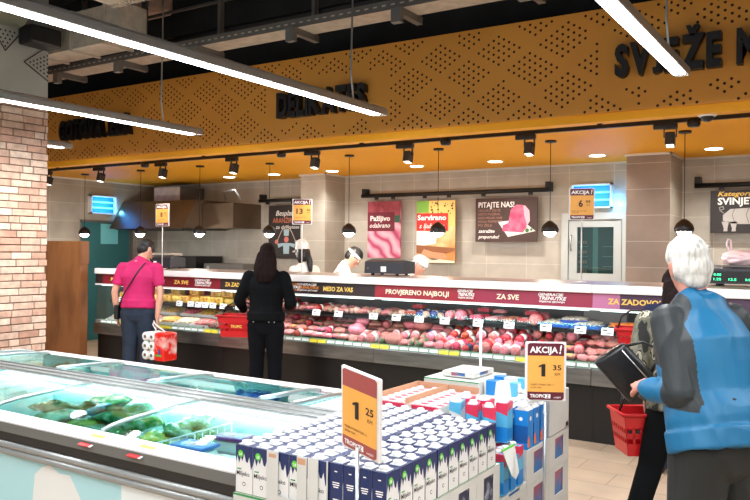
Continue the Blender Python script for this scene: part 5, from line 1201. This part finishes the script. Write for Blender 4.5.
# pink shirted man
def ex(t, lt, hd, A):
    m = MB(BLACKP); pts = [lt(p) for p in [(.10, -.03, 1.49), (.08, -.11, 1.43), (.04, -.142, 1.36), (-.02, -.155, 1.25), (-.08, -.155, 1.15), (-.14, -.14, 1.05), (-.20, -.07, .96), (-.20, .08, .96), (-.06, .17, 1.15), (.05, .16, 1.35), (.10, .07, 1.47)]]
    m.tube(pts, .008, 6, closed=True); m.build('bag_strap', t)
    m = MB(BLACKP); m.box(-.262, -.212, -.09, .10, .80, .97, .012); m.build('shoulder_bag', t)
person('man in bright pink polo shirt and dark trousers, seen from behind', (-7.15, 6.02, 0), R(26), 1.75, .10, (.5, -.5), {-1: ((-.285, -.02, 1.12), (-.27, .02, .86)), 1: ((.29, -.05, 1.11), (.275, -.10, .84), ((.0, .05, -1), (-1, 0, 0), 1, .8))}, None, PINKS, 'short', DENIM, 1.12, chest=1.14, hair=HAIRK, extra=ex, hem=.93, voxel=.010, cuff=1)
# toilet paper
t = thing('toilet_paper_pack', 'red and white pack of toilet rolls held by the pink shirted man', 'toilet paper', (-6.72, 5.98, .36))
rollm = mat('paper_roll', (236, 236, 232), .7, bump=.1); hol = mat('roll_core', (96, 90, 84), .8)
for i in range(2):
    for j in range(2):
        for k in range(3):
            x, y, z = -6.865+i*.105, 5.98, .42+k*.105
            m = MB(rollm); m.lathe([(.022, -.0), (.05, 0), (.052, .005), (.052, .095), (.05, .10), (.022, .10)], seg=18)
            for v in m.bm.verts: a, b, c = v.co; v.co = Vector((x+a, y-.09+j*.105+c-.01, z+b))
            r1 = m.build('roll', t); m = MB(hol); m.cyl((x, y-.101+j*.105, z), (x, y-.0995+j*.105, z), .02, seg=14); m.build('core', r1)
WRAP = mat('red_wrap', (224, 40, 30), .25, c2=(244, 236, 230), scale=7, mix=.36)
m = MB(WRAP)
m.box(-6.71, -6.55, 5.87, 6.08, .365, .685, .02); m.build('wrapped_rolls', t)
m = MB(mat('green_swoosh', (90, 170, 60), .4)); m.box(-6.68, -6.58, 5.868, 5.870, .42, .44); m.mat(mat('blue_print', (40, 70, 150), .4)).box(-6.63, -6.60, 5.868, 5.870, .44, .50); m.build('print', t)
m = MB(mat('clear_wrap', (236, 230, 226), .3)); m.tube([(-6.78, 5.98, .68), (-6.85, 5.98, .76), (-6.855, 6.0, .80), (-6.82, 5.98, .77), (-6.65, 5.98, .69)], .008, 8); m.build('carry_loop', t)
# woman in black
def ex(t, lt, hd, A):
    m = MB(GOLDCL)
    for x in (-.10, .07, .13): m.ell((x, -.145, .93), (.006, .004, .006), 8, 6)
    m.build('jeans_rivets', t)
person('woman with long dark hair in black clothes, seen from behind', (-5.22, 6.06, 0), R(26), 1.68, .04, (.15, .1), {-1: ((-.30, .0, 1.15), (-.30, .17, 1.03), ((.2, 1, -.1), (0, 0, -1), 1, .8)), 1: ((.285, -.01, 1.13), (.20, .19, 1.08), ((-.4, 1, .1), (0, 0, -1), 1, .4))}, None, BLK, 'long', mat('black_jeans', (7, 9, 15), .9, spec=.15), 1.05, hair=HAIRB, hairkind='long', extra=ex, hem=.93, topinf=.022, cuff=1.15)
def hbasket(loc, rz, lab, a=.21, b=.14, h=.22, sc=1):
    t = local('shopping_basket', lab, 'shopping basket', loc, rz, 'red shopping baskets'); m = MB(RED); k = .82
    # tapered shell of slatted walls
    def ring(z, f): return [Vector((sx*a*f, sy*b*f, z)) for sx, sy in ((-1, -1), (1, -1), (1, 1), (-1, 1))]
    lo, hi = ring(0, k), ring(h, 1)
    for i in range(4):
        p, q, r1, s1 = lo[i], lo[(i+1) % 4], hi[(i+1) % 4], hi[i]; n = 7
        d = (q-p).normalized(); nn = d.cross(Vector((0, 0, 1)))
        for z0, z1 in ((0, .3), (.42, .55), (.67, 1.0)):
            c = [p.lerp(s1, z0), q.lerp(r1, z0), q.lerp(r1, z1), p.lerp(s1, z1)]
            m.prism(c, -nn*.004)
        for j in range(n+1):
            u0, u1 = max(0, j/n-.02), min(1, j/n+.02); m.prism([p.lerp(q, u0).lerp(s1.lerp(r1, u0), .28), p.lerp(q, u1).lerp(s1.lerp(r1, u1), .28), p.lerp(q, u1).lerp(s1.lerp(r1, u1), .7), p.lerp(q, u0).lerp(s1.lerp(r1, u0), .7)], -nn*.0035)
    m.box(-a*k, a*k, -b*k, b*k, 0, .004); m.build('basket_shell', t)
    m = MB(RED); c = ring(h, 1.04); m.tube(c, .011, 8, closed=True); m.build('rim', t)
    for sy in (-1, 1): m = MB(BLACKP); m.tube([(-a*.9, 0, h), (-a*.75, sy*.02, h+.09), (-.06, sy*.012, h+.14), (.06, sy*.012, h+.14), (a*.75, sy*.02, h+.09), (a*.9, 0, h)], .006, 6); m.build('handle', t)
    m = MB(GOLD); m.text('TROPIC', (-.06, -b*.94-.006, h*.45), .03, .12, bold=.02); m.build('logo', t)
    t.scale = (sc,)*3; return t
hbasket((-5.54, 6.02, .715), R(25), 'red plastic shopping basket hanging from the arm of the woman in black')
# counter staff
def cap_(t, hd, white=True):
    m = MB(WCOAT)
    m.ell((0, 0, 0), (1, 1, 1), 18, 12, Matrix.Identity(4))
    m.bm.free()
def ex1(t, lt, hd, A):
    m = MB(WCOAT); chain(m, [hd((0, -.02, 1.70)), hd((0, -.01, 1.745)), hd((0, .0, 1.775))], [(.088, .108), (.088, .11), (.07, .09)], 20); chain(m, [hd((0, .08, 1.70)), hd((0, .15, 1.695))], [(.07, .012), (.055, .008)], 14); fuse(m, 'cap', t, [WCOAT], .008, 1)
    m = MB(BLK); chain(m, [lt((-.10, .09, 1.46)), lt((-.09, .14, 1.3)), lt((-.09, .135, 1.05))], [(.03, .012)]*3, 12); fuse(m, 'apron_strap', t, [BLK], .008, 1)
person('shop assistant in white coat and white cap with dark hair, facing left', (-6.17, 7.95, 0), R(78), 1.70, .08, (.15, 0), None, None, WCOAT, 'long', BLK, .95, hair=HAIRK, hairkind='tail', extra=ex1)
def ex2(t, lt, hd, A):
    m = MB(WCOAT); chain(m, [hd((0, -.005, 1.668)), hd((0, -.005, 1.702))], [(.091, .114), (.090, .112)], 24, caps=False); fuse(m, 'headband', t, [WCOAT], .007, 1)
person('shop assistant in white coat with white headband, bending over behind the counter', (-5.68, 7.90, 0), R(-62), 1.72, .30, (.45, 0), {-1: ((-.26, .28, 1.12), (-.15, .48, 1.05)), 1: ((.26, .28, 1.12), (.15, .48, 1.05))}, None, WCOAT, 'long', BLK, 1.0, hair=HAIRK, extra=ex2)
person('shop assistant mostly hidden behind the black weighing scale', (-4.72, 7.92, 0), R(-70), 1.62, .34, (.3, 0), {-1: ((-.26, .25, 1.12), (-.15, .45, 1.05)), 1: ((.26, .25, 1.12), (.15, .45, 1.05))}, None, WCOAT, 'long', BLK, 1.0, hair=HAIRW, extra=ex2)
# white haired man in the blue jacket
def ex3(t, lt, hd, A):
    m = MB(BLUEJ); chain(m, [lt((0, -.005, 1.455)), lt((0, -.002, 1.505))], [(.098, .092), (.088, .086)], 22, caps=False); fuse(m, 'collar', t, [BLUEJ], .008, 2, .002)
    m = MB(HAIRW); rn_ = random.Random(4)
    for i in range(60):
        a = rn_.uniform(0, 6.28); e = rn_.uniform(.25, 1.2); d = Vector((math.cos(a)*math.cos(e), math.sin(a)*math.cos(e), math.sin(e)))
        p = Vector((d.x*.084, -.012+d.y*.104, 1.683+d.z*.072)); q = p+d*rn_.uniform(.008, .022)+Vector((rn_.uniform(-.012, .012), rn_.uniform(-.012, .012), -.008))
        m.tube([hd(p-d*.01), hd(p.lerp(q, .5)), hd(q)], [.006, .004, .001], 5)
    m.build('stray_hair', t)
def jreg(c):
    # dark grey left/right upper sleeves and shoulder yoke, blue body and cuffs
    x = abs(c.x); 
    if c.x < -.13 and c.z < 1.19 and c.y > .05: return 0
    if c.x < -.145 and c.z > 1.03 and c.y > -.09: return 1
    if x > .19 and c.z > 1.03: return 1
    if x > .085 and c.z > 1.44-(x-.085)*1.2: return 1
    return 0
person('white haired man in blue and dark grey jacket, seen from behind', (-.475, 3.38, 0), R(47), 1.73, .33, (-.08, -.24),
       {-1: ((-.185, .0, 1.09), (-.225, .21, 1.08), ((.45, 1, .05), (.5, -.1, -1), 1, .9)), 1: ((.29, .10, 1.09), (.02, .30, 1.06), ((-1, .3, .1), (0, -.3, -1), 1, .7))},
       {-1: ((-.11, .03, .49), (-.12, .0, .09)), 1: ((.12, .0, .49), (.13, -.03, .09))}, [BLUEJ, DKJ], 'long', TROU, 1.20, chest=.86, hair=HAIRW, hairkind='old', skin=SKINR, extra=ex3, topreg=jreg, voxel=.006, fold=.009, hem=.86, topinf=.03, cuff=1.06, botfold=.01)
# woman in camouflage jacket
person('woman in camouflage jacket and black trousers, half hidden behind the white haired man', (-.84, 4.48, 0), R(14), 1.56, .08, (.3, .2),
       {-1: ((-.255, -.04, 1.14), (-.20, .06, .93), ((.0, .2, -1), (1, 0, 0), 1, 1.0)), 1: ((.25, .02, 1.12), (.16, .22, 1.05))},
       {-1: ((-.17, -.05, .50), (-.30, -.22, .09)), 1: ((.10, .01, .49), (.14, -.02, .09))}, CAMO, 'long', BLK, 1.0, hair=HAIRB, hairkind='short' if False else 'long', topinf=.026, cuff=1.2, hem=.86, fold=.006)
t = thing('handbag', 'black leather handbag on the arm of the woman in camouflage', 'handbag', (-1.08, 4.22, .85))
LEA = mat('black_leather', (14, 14, 16), .32, bump=.25, bscale=40)
m = MB(LEA); b_ = bmesh.new(); bmesh.ops.create_cube(b_, size=1)
for v in b_.verts: v.co = Vector((v.co.x*(.27-.05*v.co.z), v.co.y*.09, v.co.z*.20))
bmesh.ops.bevel(b_, geom=b_.edges[:], offset=.025, segments=3, affect='EDGES', profile=.5)
Mb = Matrix.Translation((-1.075, 4.235, 1.0)) @ Matrix.Rotation(R(20), 4, 'Z') @ Matrix.Rotation(R(48), 4, 'Y'); m.merge(b_, Mb, True); m.build('bag_body', t)
m = MB(LEA); m.tube([Mb @ Vector(p) for p in [(-.10, 0, .09), (-.06, 0, .17), (0, 0, .20), (.06, 0, .17), (.10, 0, .09)]], .008, 8); m.build('strap', t)
m = MB(GOLDCL); m.tube([Mb @ Vector(p) for p in [(-.10, -.046, .06), (.10, -.046, .06)]], .003, 6); m.build('zip', t)
hbasket((-1.03, 4.52, .50), R(35), 'red shopping basket in the hand of the woman in camouflage', a=.17, b=.12, h=.235)
# shopper in navy beyond her
NVY = mat('navy_shirt', (24, 28, 62), .85)
def ex4(t, lt, hd, A):
    m = MB(mat('red_strap', (206, 44, 60), .7)); pts = [lt(p) for p in [(-.10, .02, 1.47), (-.10, -.12, 1.40), (-.10, -.145, 1.2), (-.13, -.13, 1.05)]]; m.tube(pts, .012, 8); m.build('strap', t)
person('shopper in navy shirt with a red strap, nearly hidden behind the woman in camouflage', (-1.17, 6.0, 0), R(20), 1.50, .10, (.3, 0),
       {-1: ((-.27, -.08, 1.16), (-.27, .12, 1.06), ((.1, 1, -.1), (0, 0, -1), 1, .9)), 1: ((.25, .02, 1.12), (.18, .2, 1.0))}, None, NVY, 'short', DENIM, 1.05, chest=1.05, hair=HAIRB, extra=ex4)
hbasket((-1.42, 5.98, .93), R(15), 'red shopping basket on the arm of the shopper in navy', a=.17, b=.12, h=.13)
# wall washer spot lighting the brick column, hung on the ceiling left of the photo
t = thing('wall_washer', 'black spotlight on a ceiling rod aimed at the brick column', 'spotlight', (-6.1, 3.1, 3.1))
m = MB(BLACK); m.cyl((-6.1, 3.1, 3.2), (-6.1, 3.1, 5.1), .012); m.build('rod', t)
m = MB(BLACKP); m.cyl((-6.04, 3.04, 3.22), (-6.16, 3.20, 3.06), .05, .06); m.build('head', t)
l = bpy.data.lights.new('spot', 'SPOT'); l.energy = 120; l.spot_size = R(44); l.spot_blend = 1; l.color = (1, .93, .84); l.shadow_soft_size = .06
lo = bpy.data.objects.new('spot_light', l); COL.objects.link(lo); lo.parent = t; lo.location = (-.08, .13, -.07); lo.rotation_euler = (Vector((-7.4, 4.7, 1.75))-Vector((-6.18, 3.23, 3.03))).to_track_quat('-Z', 'Y').to_euler()
